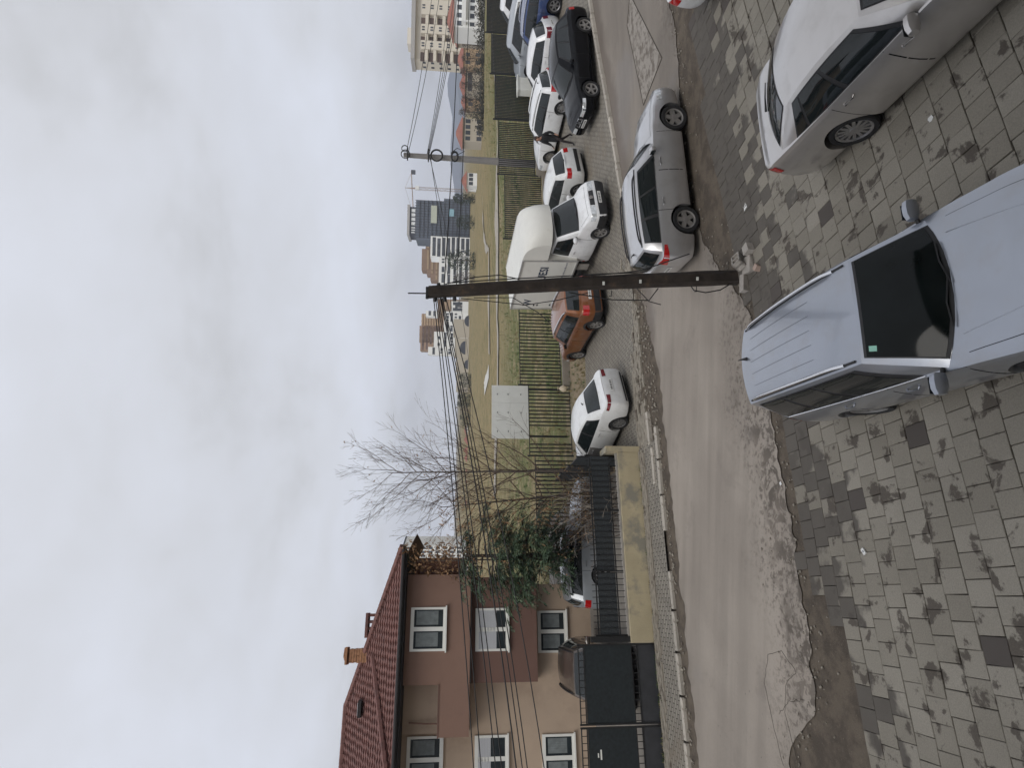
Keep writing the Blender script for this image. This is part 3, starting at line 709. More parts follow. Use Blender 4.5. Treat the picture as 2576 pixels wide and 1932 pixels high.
def spec(kind, **kw):
    if kind == 'estate':
        d = dict(L=4.57, W=1.78, H=1.46, axles=(1.36, -1.22), wr=.315, belt=[(-2.29, .93), (-1.9, .985), (-1., .98), (.6, .935), (1.1, .90), (1.6, .84), (2.0, .77), (2.29, .68)],
                 crown=[(-2.29, .02), (.55, .02), (.85, .07), (1.6, .075), (2.1, .06), (2.29, .02)], cab=dict(xc=.98, xa=.22, xb=-1.92, xd=-2.20, yr=.665, df=.05, dr=.07),
                 doors=[(-.02, .98), (-1.05, -.04)], panes=[(.13, .40), (.425, .66), (.69, .92)])
    elif kind == 'hatch':
        d = dict(L=4.2, W=1.76, H=1.48, axles=(1.27, -1.30), wr=.31, belt=[(-2.1, .92), (-1.7, 1.0), (-.8, .97), (.6, .93), (1.1, .89), (1.5, .83), (1.9, .75), (2.1, .68)],
                 crown=[(-2.1, .02), (.6, .02), (.9, .07), (1.5, .08), (1.95, .06), (2.1, .02)], cab=dict(xc=1.02, xa=.20, xb=-1.55, xd=-2.0, yr=.67, df=.05, dr=.07),
                 doors=[(0.02, 1.0), (-.95, 0.0)], panes=[(.15, .47), (.5, .78), (.81, .92)])
    elif kind == 'sedan':
        d = dict(L=4.6, W=1.79, H=1.47, axles=(1.40, -1.26), wr=.315, belt=[(-2.3, .90), (-1.9, .98), (-1., .97), (.6, .93), (1.1, .89), (1.6, .83), (2.0, .76), (2.3, .67)],
                 crown=[(-2.3, .03), (-1.9, .06), (-1.3, .05), (-.9, .02), (.6, .02), (.9, .07), (1.6, .08), (2.1, .06), (2.3, .02)], cab=dict(xc=1.0, xa=.18, xb=-1.02, xd=-1.66, yr=.65, df=.06, dr=.09, rsweep=.2),
                 doors=[(-.02, .98), (-1.0, -.04)], panes=[(.15, .50), (.53, .84)])
    elif kind == 'suv':
        d = dict(L=4.3, W=1.82, H=1.66, axles=(1.33, -1.31), wr=.345, sill=.27, belt=[(-2.15, 1.05), (-1.8, 1.11), (-.8, 1.08), (.6, 1.05), (1.0, 1.02), (1.5, .97), (1.9, .90), (2.15, .80)],
                 crown=[(-2.15, .02), (.55, .02), (.85, .06), (1.5, .07), (1.95, .05), (2.15, .02)], cab=dict(xc=.98, xa=.30, xb=-1.72, xd=-2.06, yr=.70, df=.05, dr=.07),
                 doors=[(-.02, .98), (-.98, -.04)], panes=[(.14, .45), (.48, .74), (.78, .92)])
    elif kind == 'cab':
        d = dict(L=2.62, W=1.84, H=1.94, axles=(.42,), wr=.325, sill=.30, belt=[(-1.31, 1.20), (-.2, 1.17), (.2, 1.12), (.55, 1.06), (.95, .98), (1.31, .86)],
                 crown=[(-1.31, .0), (.05, .02), (.4, .05), (.9, .05), (1.31, .02)], cab=dict(xc=.58, xa=-.22, xb=-1.10, xd=-1.24, yb=.93, yr=.78, df=.06, dr=.01, rear_glass=False, sweep=.22, rsweep=.03, taper=0),
                 doors=[(-.98, .05)], panes=[(.17, .88)], nose=.10, tail=0, plan_r=.1)
    elif kind == 'mpv':
        d = dict(L=4.4, W=1.8, H=1.66, axles=(1.35, -1.33), wr=.315, belt=[(-2.2, 1.0), (-1.8, 1.05), (-.8, 1.02), (.8, .99), (1.3, .95), (1.8, .87), (2.2, .72)],
                 crown=[(-2.2, .02), (.8, .02), (1.1, .06), (1.8, .07), (2.2, .02)], cab=dict(xc=1.3, xa=.45, xb=-1.75, xd=-2.12, yr=.70, df=.05, dr=.06),
                 doors=[(.1, 1.15), (-.98, .08)], panes=[(.16, .44), (.47, .72), (.75, .93)])
    d.update(rim=RIM, paint=WHITE); d.update(kw); return d
def put_car(name, label, sp, contact, heading_deg, sd, axle=-1, group=None, pitch=None):
    """Stand a car so that the given wheel (side sd: +1 its left, -1 its right) touches the ground at contact."""
    h = R(heading_deg); a = sp['axles'][axle]; ly = sd * (sp['W'] / 2 - .1)
    cx_ = contact[0] - (a * math.cos(h) - ly * math.sin(h)); cy_ = contact[1] - (a * math.sin(h) + ly * math.cos(h))
    def g(lx, ly_): return gz(cx_ + lx * math.cos(h) - ly_ * math.sin(h), cy_ + lx * math.sin(h) + ly_ * math.cos(h))
    ax = sp['axles']; f, r = ax[0], ax[-1]
    if f == r: f, r = f, f - 2.9
    hw = sp['W'] / 2 - .1
    zf = (g(f, hw) + g(f, -hw)) / 2; zr = (g(r, hw) + g(r, -hw)) / 2; zl = (g(f, hw) + g(r, hw)) / 2; zq = (g(f, -hw) + g(r, -hw)) / 2
    pi_ = math.atan2(zf - zr, f - r); ro = math.atan2(zl - zq, 2 * hw); z0 = zf - f * math.sin(pi_)
    return Car(name, label, sp, (cx_, cy_, z0 + .004), h, pi_, ro, group)
CG = 'cars parked or standing around the street'
# ------------------------------------------------------------------ the cars in the picture
put_car('estate_car', 'silver estate car with chrome roof rails and dark windshield, nearest to camera',
        spec('estate', paint=SILVER, rails=CHROME, chrome=1, antenna=1, ant_u=.15, spokes=9, spoke_w=.05, rim=RIM, mirror=SILVER, mir=.10, wsm=GLASSD, sticker=1, ribs=1, L=4.7, H=1.5, cab=dict(xc=1.10, xa=.22, xb=-2.28, xd=-2.32, yr=.69, df=.05, dr=.05, rsweep=.10)), (-.19, 7.50), -77, -1)
put_car('saloon_car', 'grey silver saloon car with multi-spoke wheels parked on pavers beside the estate car',
        spec('sedan', L=4.72, H=1.47, W=1.8, paint=SILVERG, spokes=14, spoke_w=.035, wr=.325, axles=(1.52, -1.14), rr=.74,
             belt=[(-2.36, .95), (-2.0, 1.02), (-1.4, 1.0), (-.6, .97), (.8, .93), (1.3, .89), (1.7, .83), (2.15, .75), (2.36, .68)], crown=[(-2.36, .02), (-2.1, .05), (-1.7, .03), (-1.3, .02), (.8, .02), (1.1, .07), (1.7, .08), (2.2, .06), (2.36, .02)],
             cab=dict(xc=1.25, xa=.42, xb=-1.12, xd=-1.92, yr=.68, df=.06, dr=.10, taper=.08, rg=(.08, .95, .88)), doors=[(.22, 1.2), (-.75, .20)], panes=[(.15, .48), (.51, .76), (.78, .86)], trim=dict(rear_wiper=1, tail=(.55, .24, .78, .95, None))), (3.68, 7.85), -76, -1)
put_car('estate_car', 'silver estate car with black roof bars standing on the asphalt road, seen from its side',
        spec('estate', paint=SILVERW, rails=BLACKP, chrome=1, antenna=1, spokes=5, spoke_w=.085, wr=.33, rim=RIMD, L=4.55, axles=(1.38, -1.30), H=1.47,
             trim=dict(tail=(.55, .34, .74, .96, (.86, .93)))), (4.05, 13.88), 9.7, -1)
bmw = put_car('black_car', 'glossy black car with bright twin grille facing left behind the kerb',
        spec('suv', paint=BLACKC, spokes=5, L=4.55, H=1.56, W=1.84, wr=.34, axles=(1.42, -1.36), sill=.22, rim=RIMD, belt=[(-2.28, .95), (-1.9, 1.02), (-.8, 1.0), (.6, .96), (1.1, .93), (1.6, .87), (2.0, .80), (2.28, .70)],
             crown=[(-2.28, .02), (.55, .02), (.85, .07), (1.6, .08), (2.05, .06), (2.28, .02)], cab=dict(xc=.95, xa=.1, xb=-1.55, xd=-2.1, yr=.68, df=.05, dr=.09)), (13.84, 22.58), 191.5, 1)
for sd in (1, -1):
    for nm, mt, gq, of in (('grille_frame', CHROME, .0, .012), ('grille_mesh', DARKV, .022, .016)):
        b = MB(); b.grid(lambda i, j: bmw.end(True, sd * (.05 + gq + (.27 - 2 * gq) * i), .575 + gq + (.17 - 2 * gq) * j, of), 6, 3, flip=sd < 0); b.build(nm, mt, bmw.root)
put_car('white_saloon', 'white saloon with one unpainted grey front door, parked nose in beside the yellow wall',
        spec('hatch', paint=WHITE2, L=4.5, W=1.78, H=1.47, spokes=10, spoke_w=.045, axles=(1.37, -1.32), chrome=0, antenna=1, rim=RIM, tailm=DREDL, door_paint={0: PRIMER},
             belt=[(-2.25, .94), (-1.85, 1.0), (-.8, .97), (.6, .93), (1.1, .89), (1.6, .83), (2.0, .75), (2.25, .68)], crown=[(-2.25, .03), (-1.9, .04), (-1.5, .02), (.6, .02), (.9, .07), (1.6, .08), (2.05, .06), (2.25, .02)],
             cab=dict(xc=1.05, xa=.25, xb=-1.25, xd=-1.93, yr=.66, df=.06, dr=.12, taper=.08, rg=(.12, .95, .84)), doors=[(.04, 1.05), (-.93, .02)], panes=[(.15, .50), (.53, .86)],
             trim=dict(tail=(.58, .30, .79, .92, (.83, .92)), rear_bumper=(.24, .31), plate_r=.70)), (-1.18, 19.11), 132, 1)
put_car('copper_suv', 'copper orange compact off-roader with roof rails parked behind the wooden pole',
        spec('suv', paint=ORANGE, rails=CHROME, clad=1, spokes=6, rim=RIMD, H=1.68, trim=dict(tail=(.72, .16, .80, 1.02, None), rear_wrap=(.36, .60), plate_r=.74)), (2.34, 22.0), 113, 1)
put_car('white_hatchback', 'old white hatchback parked nose in, half hidden behind the box truck',
        spec('hatch', paint=WHITE2, L=4.0, axles=(1.2, -1.2), H=1.45, trim=dict(tail=(.66, .2, .74, .92, None), rear_bumper=(.36, .52), rear_wiper=1, plate_r=0)), (8.1, 24.2), 118, 1)
put_car('white_estate_car', 'white estate car parked nose in by the fence, behind the walking person',
        spec('estate', paint=WHITE, spokes=8, rails=WHITE, antenna=1, L=4.5, axles=(1.33, -1.28), chrome=1, trim=dict(tail=(.7, .22, .74, .98, None))), (12.5, 26.5), 122, 1)
put_car('white_car', 'white hatchback with dark red tail lamps parked behind the black car',
        spec('hatch', paint=WHITE, spokes=6, chrome=1, tailm=DREDL, trim=dict(tail=(.6, .3, .72, .95, None))), (15.3, 26.9), 126, 1)
put_car('blue_car', 'dark blue off-roader at the right end of the parking row', spec('suv', paint=BLUE, spokes=6, rails=CHROME, rim=RIM, trim=dict(tail=(.7, .3, .8, 1.05, None))), (17.5, 27.2), 126, 1)
put_car('minivan', 'pale silver minivan parked close to the fence, behind the blue car', spec('mpv', paint=PALEBL, spokes=6), (19.0, 30.3), 140, 1)
put_car('white_minivan', 'white minivan with dark rear window, farthest back by the fence', spec('mpv', paint=WHITE, H=1.75, spokes=6), (21.6, 31.4), 140, 1)
put_car('yard_car', 'silver car standing along the house wall in the yard', spec('estate', paint=PALEBL, rails=None), XY(.75, 21.2), 20, -1)
put_car('yard_suv', 'dark brown off-roader facing the gate in the yard', spec('suv', paint=paint('brown_paint', (.075, .06, .05), metal=.3), rails=BLACKP), XY(-3.05, 19.6), -72, -1, 0)
put_car('white_red_car', 'white car with a red lamp, only its corner showing at the upper lot edge', spec('hatch', paint=WHITE2), (8.55, 12.0), -72, -1, -1)

# ------------------------------------------------------------------ white box truck
cab = put_car('box_truck', 'white box truck with a rounded box above its cab, facing right', spec('cab', paint=WHITE, cat='truck', spokes=6, rim=RIMD, wr=.33,
      trim=dict(head=(.50, .22, .70, .86, None), grille=(.46, .70, .86), front_bumper=(.28, .60), intake=(.5, .33, .42), tail=(.9, .05, .5, .6, None), plate_f=.50)), (5.64, 21.36), -66, -1, 0)
BOXM = M('box_panel', (.66, .655, .61), rough=.5, var=.05, scale=1.5, bump=.12, bscale=6, stain=((.52, .50, .45), 1.6, .6, .2))
ALU = M('aluminium_edge', (.55, .55, .54), rough=.4, metal=.6, var=.1)
tr = cab.root
hwB, z0, z1, xb0, xb1 = 1.04, .86, 3.0, -1.10, -4.6
b = MB(); b.bx(xb1, xb0, -hwB, hwB, z0, z1)
bo = b.build('cargo_box', BOXM, tr)
def nose(u, v):                                     # rounded hood over the cab: v goes round from the foot at the cab roof up and back to the box roof
    y = (2 * u - 1); a = v * math.pi / 2 * 1.0
    fx = xb0 + (1.30 - .50 * abs(y) ** 3) * math.cos(a) ** .8 * 1.0; fz = 2.02 + (z1 - 2.02) * math.sin(a) ** .75
    return Vector((fx if v < 1 else xb0, y * hwB * (1 - .10 * math.cos(a) * abs(y) ** 2), fz if v < 1 else z1))
b = MB(); b.grid(nose, 16, 12, flip=True)
for sd in (0, 1):
    pts = [nose(sd, j / 12) for j in range(13)]; b.add(pts + [Vector((xb0, (2 * sd - 1) * hwB, 2.02))], [tuple(range(14)) if sd == 0 else tuple(range(13, -1, -1))])
foot = [nose(i / 16, 0) for i in range(17)]; b.add(foot + [Vector((xb0, hwB, 2.02)), Vector((xb0, -hwB, 2.02))], [tuple(range(18, -1, -1))])
b.build('luton_hood', BOXM, tr, smooth=50)
b = MB()
for sd in (-1, 1):
    for z in (z0, z1): b.bx(xb1 - .01, xb0 + .01, sd * hwB - .025 + .012 * sd, sd * hwB + .025 + .012 * sd, z - .045, z + .015)
    for x in (xb1, xb0): b.bx(x - .03, x + .03, sd * hwB - .02 + .010 * sd, sd * hwB + .02 + .010 * sd, z0, z1)
b.build('edge_profile', ALU, bo)
b = MB(); b.bx(xb1 + .2, -1.0, -.55, .55, .45, .84); b.bx(xb1 + .05, xb1 + .12, -.95, .95, .45, .6); b.build('chassis', DARKV, tr)
b = MB(); b.bx(-1.75, -1.40, -.99, -.95, .30, .84); b.build('mud_guard', CONC, tr)
tmw, rmw = WHEELS[[k for k in WHEELS if k[0] == .33 and k[1] == 6][0]]
for sd in (1, -1):
    o = obj('wheel', tmw, tr, (-3.1, sd * .84, .33)); o.rotation_euler = (0, 1.0, 0 if sd > 0 else math.pi); obj('rim', rmw, o)
b = MB(); b.tube([(1.28, .0, .80), (1.30, .0, .80)], .075, 16); b.build('emblem', CHROME, tr)
b = MB(); b.bx(.18, .22, -.42, .42, 0, .004)
for i, v in enumerate(b.v): pass
INK = M('navy_ink', (.02, .035, .07), rough=.5, var=.1); INKG = M('grey_ink', (.25, .26, .29), rough=.5, var=.2); GREENI = M('green_ink', (.12, .30, .04), rough=.5, var=.2)
def lettering(txt, size, x, z, mat, parent, name='lettering', xs=1.0):
    c = bpy.data.curves.new('t', 'FONT'); c.body = txt; c.size = size; c.extrude = .002; c.resolution_u = 3; c.offset = .010
    o = bpy.data.objects.new('t', c); COL.objects.link(o); dg = bpy.context.evaluated_depsgraph_get(); me = bpy.data.meshes.new_from_object(o.evaluated_get(dg)); bpy.data.objects.remove(o)
    me.materials.clear(); me.materials.append(mat)
    q = obj(name, me, parent); q.rotation_euler = (R(90), 0, 0); q.location = (x, -hwB - .006, z); q.scale = (xs, 1, 1); return q
lettering('UESI', .46, -2.42, 1.90, INK, bo, xs=1.05); lettering('W', .46, -4.35, 2.18, INK, bo)
b = MB()
for k in range(13): b.bx(-2.55 + k * .105, -2.55 + k * .105 + .07, -hwB - .008, -hwB - .003, 1.20, 1.245 + .02 * (k % 3 == 0))
for k in range(4): b.bx(-4.3 + k * .115, -4.3 + k * .115 + .075, -hwB - .008, -hwB - .003, 1.20, 1.245 + .02 * (k % 3 == 0))
b.build('small_print', INKG, bo)
b = MB(); b.tube([(-2.50, -hwB - .004, 2.50), (-2.50, -hwB - .010, 2.50)], .13, 10); b.build('logo_leaf', GREENI, bo)
b = MB()
for z in (2.0, 1.85, 1.3): b.bx(xb1 + .25, xb1 + .34, -hwB - .03, -hwB, z, z + .05)
b.build('box_latch', BLACKP, bo)
# ------------------------------------------------------------------ the house on the left, parallel to the street (local x along the street, y away from it, z up)
PLB = M('beige_render', (.46, .355, .265), rough=.92, var=.07, scale=.8, bump=.25, bscale=60, stain=((.36, .275, .205), .7, .50, .22))
PLBR = M('brown_render', (.245, .150, .112), rough=.92, var=.06, scale=.8, bump=.25, bscale=60, stain=((.205, .123, .091), .9, .55, .2))
PLDK = M('dark_brown_render', (.175, .10, .078), rough=.92, var=.06, scale=.8, bump=.25, bscale=60)
WFRAME = M('white_window_frame', (.78, .78, .73), rough=.4, var=.04)
SHUT = M('roller_shutter', (.52, .53, .55), rough=.5, var=.04)
WGLASS = M('window_glass', (.03, .038, .042), rough=.05, var=.3, scale=2, spec=.6)
CURT = M('lace_curtain', (.17, .19, .19), rough=.9, var=.2, scale=6)
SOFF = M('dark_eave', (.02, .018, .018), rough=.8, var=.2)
TILE = M('roof_tile', (.145, .066, .055), rough=.8, var=.22, scale=6, bump=.3, bscale=30, stain=((.085, .045, .04), 2.2, .55, .2))
BRICK = M('old_brick', (.33, .17, .09), rough=.9, var=.3, scale=9, bump=.6, bscale=22)
RUST = M('rusty_sheet', (.12, .055, .035), rough=.85, var=.3, scale=5, bump=.3, bscale=25)
IRON = M('dark_iron', (.013, .014, .015), rough=.55, var=.2, scale=8)
hx0, hy0 = XY(0, 22.9)
HZ = gz(*XY(-2, 22.9))
house = thing('brown_house', 'three storey brown and beige rendered house with red tiled roof', 'house', (hx0, hy0, 0), ANG)
def hpart(name, mat, *boxes, par=None):
    b = MB()
    for q in boxes: b.bx(*q)
    return b.build(name, mat, par or house)
# walls: x along the street, y measured from the face of the upper bay
hpart('wall', PLB, (-14, .55, .9, 8.5, -.3, 7.45))
hpart('upper_bay', PLBR, (-2.72, .89, .0, .9, 5.15, 7.42), (-4.32, -2.72, .0, .9, 5.15, 6.18))
hpart('loggia_wall', PLB, (-4.30, -2.74, .62, .88, 6.18, 7.42))
hpart('middle_bay', PLDK, (-2.74, .80, .35, .9, 2.72, 5.147))
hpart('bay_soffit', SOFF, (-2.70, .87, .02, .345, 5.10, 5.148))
b = MB(); b.bx(-4.34, -2.70, -.02, .20, 6.18, 6.22); b.build('parapet_cap', PLDK, house)
b = MB(); b.tube([(-3.95, .55, 7.2), (-3.98, .5, 6.6), (-3.98, .45, 6.2)], .03, 6); b.build('drain_pipe', PLBR, house)
def window(x0, x1, z0, z1, y, shutter=0.0, two=True):
    f = MB(); w = .08; d0, d1 = y - .05, y + .02
    f.bx(x0, x1, d0, d1, z0, z0 + w); f.bx(x0, x1, d0, d1, z1 - w - .04, z1); f.bx(x0, x0 + w, d0, d1, z0 + w, z1 - w - .04); f.bx(x1 - w, x1, d0, d1, z0 + w, z1 - w - .04)
    xm = (x0 + x1) / 2
    if two: f.bx(xm - .07, xm + .07, d0 + .004, d1, z0 + w, z1 - w - .04)
    o = f.build('window', WFRAME, house)
    g = MB()
    for a, c in (((x0 + w, xm - .07), (xm + .07, x1 - w)) if two else ((x0 + w, x1 - w),)):
        g2 = MB(); g2.bx(a, c, y - .022, y - .012, z0 + w, z1 - w - .04); g2.build('pane', WGLASS, o)
        if shutter == 0:
            cu = MB(); cu.grid(lambda i, j: Vector((a + (c - a) * (.12 + .8 * i), y - .0245 + .0015 * math.sin(i * 40), z0 + .25 + (z1 - z0 - .45) * j)), 24, 1); cu.build('curtain', CURT, o)
    if shutter:
        s_ = MB(); zt = z1 - w; zb = zt - (zt - z0) * shutter; n = int((zt - zb) / .055)
        for k in range(n): s_.bx(x0 + .07, x1 - .07, y - .040 - .006 * (k % 2), y - .026, zb + k * .055, zb + k * .055 + .052)
        stuff(s_.build('shutter_slats', SHUT, o))
    si = MB(); si.bx(x0 - .05, x1 + .05, y - .11, y - .002, z0 - .05, z0 - .002); si.build('sill', WFRAME, o)
window(-1.66, -.22, 6.03, 7.25, 0.0); window(-1.72, -.28, 3.78, 4.95, .35, .62); window(-1.85, -.40, 1.55, 2.62, .9)
window(-5.85, -4.42, 6.05, 7.25, .9); window(-5.9, -4.45, 3.78, 4.92, .9, .45); window(-5.95, -4.48, 1.42, 2.55, .9)
window(-9.4, -8.0, 6.05, 7.25, .9); window(-9.4, -8.0, 3.78, 4.92, .9, .45)
# eave and roofs
ex0, ex1, ey, ez = -14.6, 1.85, -.55, 7.50
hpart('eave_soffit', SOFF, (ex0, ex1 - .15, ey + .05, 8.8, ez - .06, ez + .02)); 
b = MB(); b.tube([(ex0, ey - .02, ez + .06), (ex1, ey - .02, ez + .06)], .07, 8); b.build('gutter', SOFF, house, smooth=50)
def tiled(name, A, B, C_, D, rows, cols, par, r0=.035):
    """A roof plane A-B (eave) up to D-C (ridge), laid in courses of barrel tiles: every course is proud of the one above."""
    b = MB(); n = (B - A).cross(D - A).normalized()
    if n.z < 0: n = -n
    for k in range(rows):
        v0, v1 = k / rows, (k + 1.0) / rows; a0, b0 = A.lerp(D, v0), B.lerp(C_, v0); a1, b1 = A.lerp(D, v1), B.lerp(C_, v1)
        L = max((b0 - a0).length, .01); m_ = max(2, int(cols * L / max((B - A).length, .01)) * 4); vs = []
        for i in range(m_ + 1):
            w = .5 + .5 * math.cos(2 * math.pi * i / 4); h = .012 + r0 * w; vs += [a0.lerp(b0, i / m_) + n * (h + .035), a1.lerp(b1, i / m_) + n * (h * .8), a0.lerp(b0, i / m_) + n * .0]
        b.add(vs, [(3 * i, 3 * i + 3, 3 * i + 4, 3 * i + 1) for i in range(m_)] + [(3 * i + 2, 3 * i + 5, 3 * i + 3, 3 * i) for i in range(m_)])
    return b.build(name, TILE, par)
V = Vector
rf = hpart('roof', TILE, (ex0 + .3, ex1 - .5, ey + .3, 8.6, ez + .021, ez + .08))
ap, ap2 = V((-3.85, 4.1, 9.82)), V((-10.5, 4.1, 9.82))
eL, eR, eRb, eLb = V((ex0, ey, ez + .06)), V((ex1, ey, ez + .06)), V((ex1, 8.8, ez + .06)), V((ex0, 8.8, ez + .06))
stuff(tiled('front_tiles', eL, eR, ap, ap2, 22, 62, rf)); stuff(tiled('side_tiles', eR, eRb, ap, ap, 22, 36, rf)); stuff(tiled('back_tiles', eRb, eLb, ap2, ap, 8, 30, rf)); stuff(tiled('left_tiles', eLb, eL, ap2, ap2, 8, 20, rf))
for P0, P1 in ((eR, ap), (ap, ap2), (eRb, ap), (eL, ap2)):
    rd = MB(); n = int((P1 - P0).length / .33)
    for k in range(n): a, c_ = P0.lerp(P1, k / n), P0.lerp(P1, (k + 1.05) / n); rd.tube([a + V((0, 0, .06)), c_ + V((0, 0, .085))], [.12, .10], 6)
    stuff(rd.build('ridge_tiles', TILE, rf))
# hip of the lower front roof running down to the left eave
rd = MB(); P0, P1 = V((-1.9, 1.6, 8.62)), V((-5.2, -.45, 7.72)); n = 12
for k in range(n): a, c_ = P0.lerp(P1, k / n), P0.lerp(P1, (k + 1.05) / n); rd.tube([a + V((0, 0, .04)), c_ + V((0, 0, .06))], [.11, .09], 6)
stuff(rd.build('valley_tiles', TILE, rf))
b = MB(); b.bx(-4.0, -3.45, 2.1, 2.75, 9.05, 9.17); o = b.build('skylight', SOFF, rf); b = MB(); b.bx(-3.93, -3.52, 2.16, 2.66, 9.17, 9.19); b.build('skylight_pane', SHUT, o)
# chimney of old brick and a flat brick vent
ch = MB(); cr_ = random.Random(4)
for k in range(9):
    for i in range(2):
        for j in range(2): ch.box((-1.95 + (i - .5) * .24 + cr_.gauss(0, .008), 2.6 + (j - .5) * .24, 8.85 + k * .095), (.235, .235, .082), 0, cr_.gauss(0, .03))
stuff(ch.build('chimney', BRICK, rf)); b = MB(); b.box((-1.95, 2.6, 9.76), (.62, .62, .07), 0, .06); b.box((-1.9, 2.55, 9.83), (.34, .4, .06), 0, .5); b.build('chimney_cap', BRICK, rf)
b = MB()
for x in (-1.22, -.98, -.74, -.50): b.bx(x - .05, x + .05, 2.0, 2.5, 8.55, 8.98)
b.bx(-1.30, -.42, 1.95, 2.55, 8.98, 9.08); stuff(b.build('roof_vent', TILE, rf))
# broken lower roof edge at the right end, rust coloured
b = MB(); b.add([(ex1 - .3, -.3, 7.5), (ex1 + .5, .0, 7.15), (ex1 + .5, 6, 7.15), (ex1 - .3, 6, 7.5), (.9, -.2, 5.6), (1.6, .1, 5.4)], [(0, 1, 2, 3)])
b.bx(.90, 1.5, .3, 6, 5.3, 7.2); b.build('rusty_side_annex', RUST, house)
# ------------------------------------------------------------------ yard
YARD = M('yard_concrete', (.20, .185, .165), rough=.9, var=.15, scale=2)
struct(sheet('yard', -30, 4.1, 17.9, 33, YARD, -.004, .6, 10))

# ------------------------------------------------------------------ the apartment building behind the camera, whose balcony the picture is taken from
ab = thing('home_block', 'pale plastered apartment building facing the street, behind the viewer', 'building', (*XY(0, -.9), 0), ANG)
ABM = M('home_render', (.30, .28, .25), rough=.9, var=.06, scale=.6, bump=.2)
b = MB(); b.bx(-16, 18, -11, 0, -.5, 13.5); b.build('wall', ABM, ab); b = MB(); b.bx(-16.4, 18.4, -11.4, .5, 13.5, 13.8); b.build('roof_slab', CONC, ab)
for i in range(9):
    for k in range(4): b = MB(); b.bx(-14.6 + i * 3.7, -12.9 + i * 3.7, .005, .05, 1.2 + k * 3, 2.6 + k * 3); o = b.build('window', WFRAME, ab); b = MB(); b.bx(-14.5 + i * 3.7, -13.0 + i * 3.7, .05, .06, 1.3 + k * 3, 2.5 + k * 3); b.build('pane', WGLASS, o)
# ------------------------------------------------------------------ street wall of the house with iron fence, and the gate
YWALL = M('yellow_stained_wall', (.43, .37, .245), rough=.92, var=.12, scale=1.3, bump=.4, bscale=25, stain=((.25, .235, .19), 1.1, .50, .12))
SHEET = M('dark_screen_mesh', (.030, .036, .040), rough=.7, var=.35, scale=30, bump=.5, bscale=90, stain=((.06, .068, .07), 14, .60, .06))
GATEM = M('gate_sheet', (.016, .022, .025), rough=.5, var=.3, scale=12, bump=.15, bscale=40)
GATEB = M('gate_base_sheet', (.04, .042, .047), rough=.5, var=.2, scale=5)
TW = 17.55
wx, wy = XY(0, TW)
wall = thing('garden_wall', 'low yellow stained concrete wall carrying the dark iron fence', 'wall', (wx, wy, 0), ANG)
def W3(x0, x1, y0, y1, z0, z1, name, mat, par, m=0):
    b = MB(); b.bx(x0, x1, y0, y1, z0, z1); return b.build(name, mat, par)
b = MB()
for i in range(14):                                    # cast wall, top a little uneven
    x0, x1 = -1.16 + i * .385, -1.16 + (i + 1) * .385 - .001; b.bx(x0, x1, 0, .3, -.15, .84 + .006 * math.sin(i * 3.1) - .05 * sstep(0, 12, i) * 0)
stuff(b.build('wall_base', YWALL, wall))
W3(4.235, 4.42, -.02, .75, -.1, 1.22, 'end_pier', YWALL, wall)
W3(-1.16, 4.23, .10, .20, .845, .90, 'wall_coping', CONC, wall)
fence = thing('iron_fence', 'dark iron bar fence backed with black screening on the yellow wall', 'fence', (wx, wy, 0), ANG)
for x0, x1 in ((-.98, .72), (.75, 2.45), (2.48, 4.12)):
    W3(x0, x1, .16, .175, 1.13, 1.66, 'screen_panel', SHEET, fence); W3(x0 - .02, x0 + .02, .12, .16, .84, 1.80, 'post', IRON, fence)
    W3(x0, x1, .13, .158, 1.70, 1.735, 'top_rail', IRON, fence); W3(x0, x1, .13, .158, 1.085, 1.12, 'bottom_rail', IRON, fence)
bar = MB(); bar.bx(-.009, .009, -.009, .009, 0, .98); bd = bar.build('bar', IRON).data; bpy.data.objects.remove(bpy.data.objects['bar'])
x = -.95
while x < 4.12: o = obj('bar', bd, fence, (x, .135, .86)); x += .165
W3(-1.14, -.99, .08, .22, .84, 1.95, 'gate_pillar', IRON, fence)
# taller return of the fence running back beside the white saloon
ret = thing('side_fence', 'dark screened fence running back from the wall beside the white saloon', 'fence', (wx, wy, 0), ANG)
for k in range(3):
    y0 = .45 + k * 1.3; b = MB(); z = .2 + .04 * k; b.bx(4.18, 4.195, y0, y0 + 1.27, z + .3, z + 1.75); b.build('screen_panel', SHEET, ret)
    b = MB(); b.bx(4.16, 4.21, y0 - .02, y0 + .02, z, z + 1.85); b.build('post', IRON, ret); b = MB(); b.bx(4.165, 4.20, y0, y0 + 1.27, z + 1.76, z + 1.80); b.build('top_rail', IRON, ret)
# gate
gate = thing('yard_gate', 'wide dark sheet metal gate with barred strips below the house', 'gate', (wx, wy, 0), ANG)
for k, (x0, x1) in enumerate(((-3.16, -1.18), (-5.2, -3.20), (-7.3, -5.24))):
    W3(x0, x1, .10, .12, .86, 2.16, 'gate_sheet', GATEM, gate); W3(x0, x1, .10, .12, .10, .66, 'base_sheet', GATEB, gate)
    for z in (2.32, 2.17, .84, .67, .06): W3(x0, x1, .085, .135, z, z + .025, 'rail', IRON, gate)
    for x in (x0, x1 - .04): W3(x, x + .04, .08, .14, .03, 2.36, 'stile', IRON, gate)
up = MB(); up.bx(-.008, .008, -.008, .008, 0, .14); ud = up.build('bar', IRON).data; bpy.data.objects.remove(bpy.data.objects['bar'] if 'bar' in bpy.data.objects and bpy.data.objects['bar'].parent is None else [o for o in bpy.data.objects if o.data == ud][0])
x = -7.2
while x < -1.2:
    obj('bar', ud, gate, (x, .11, .69)); obj('bar', ud, gate, (x, .11, 2.19)); x += .165
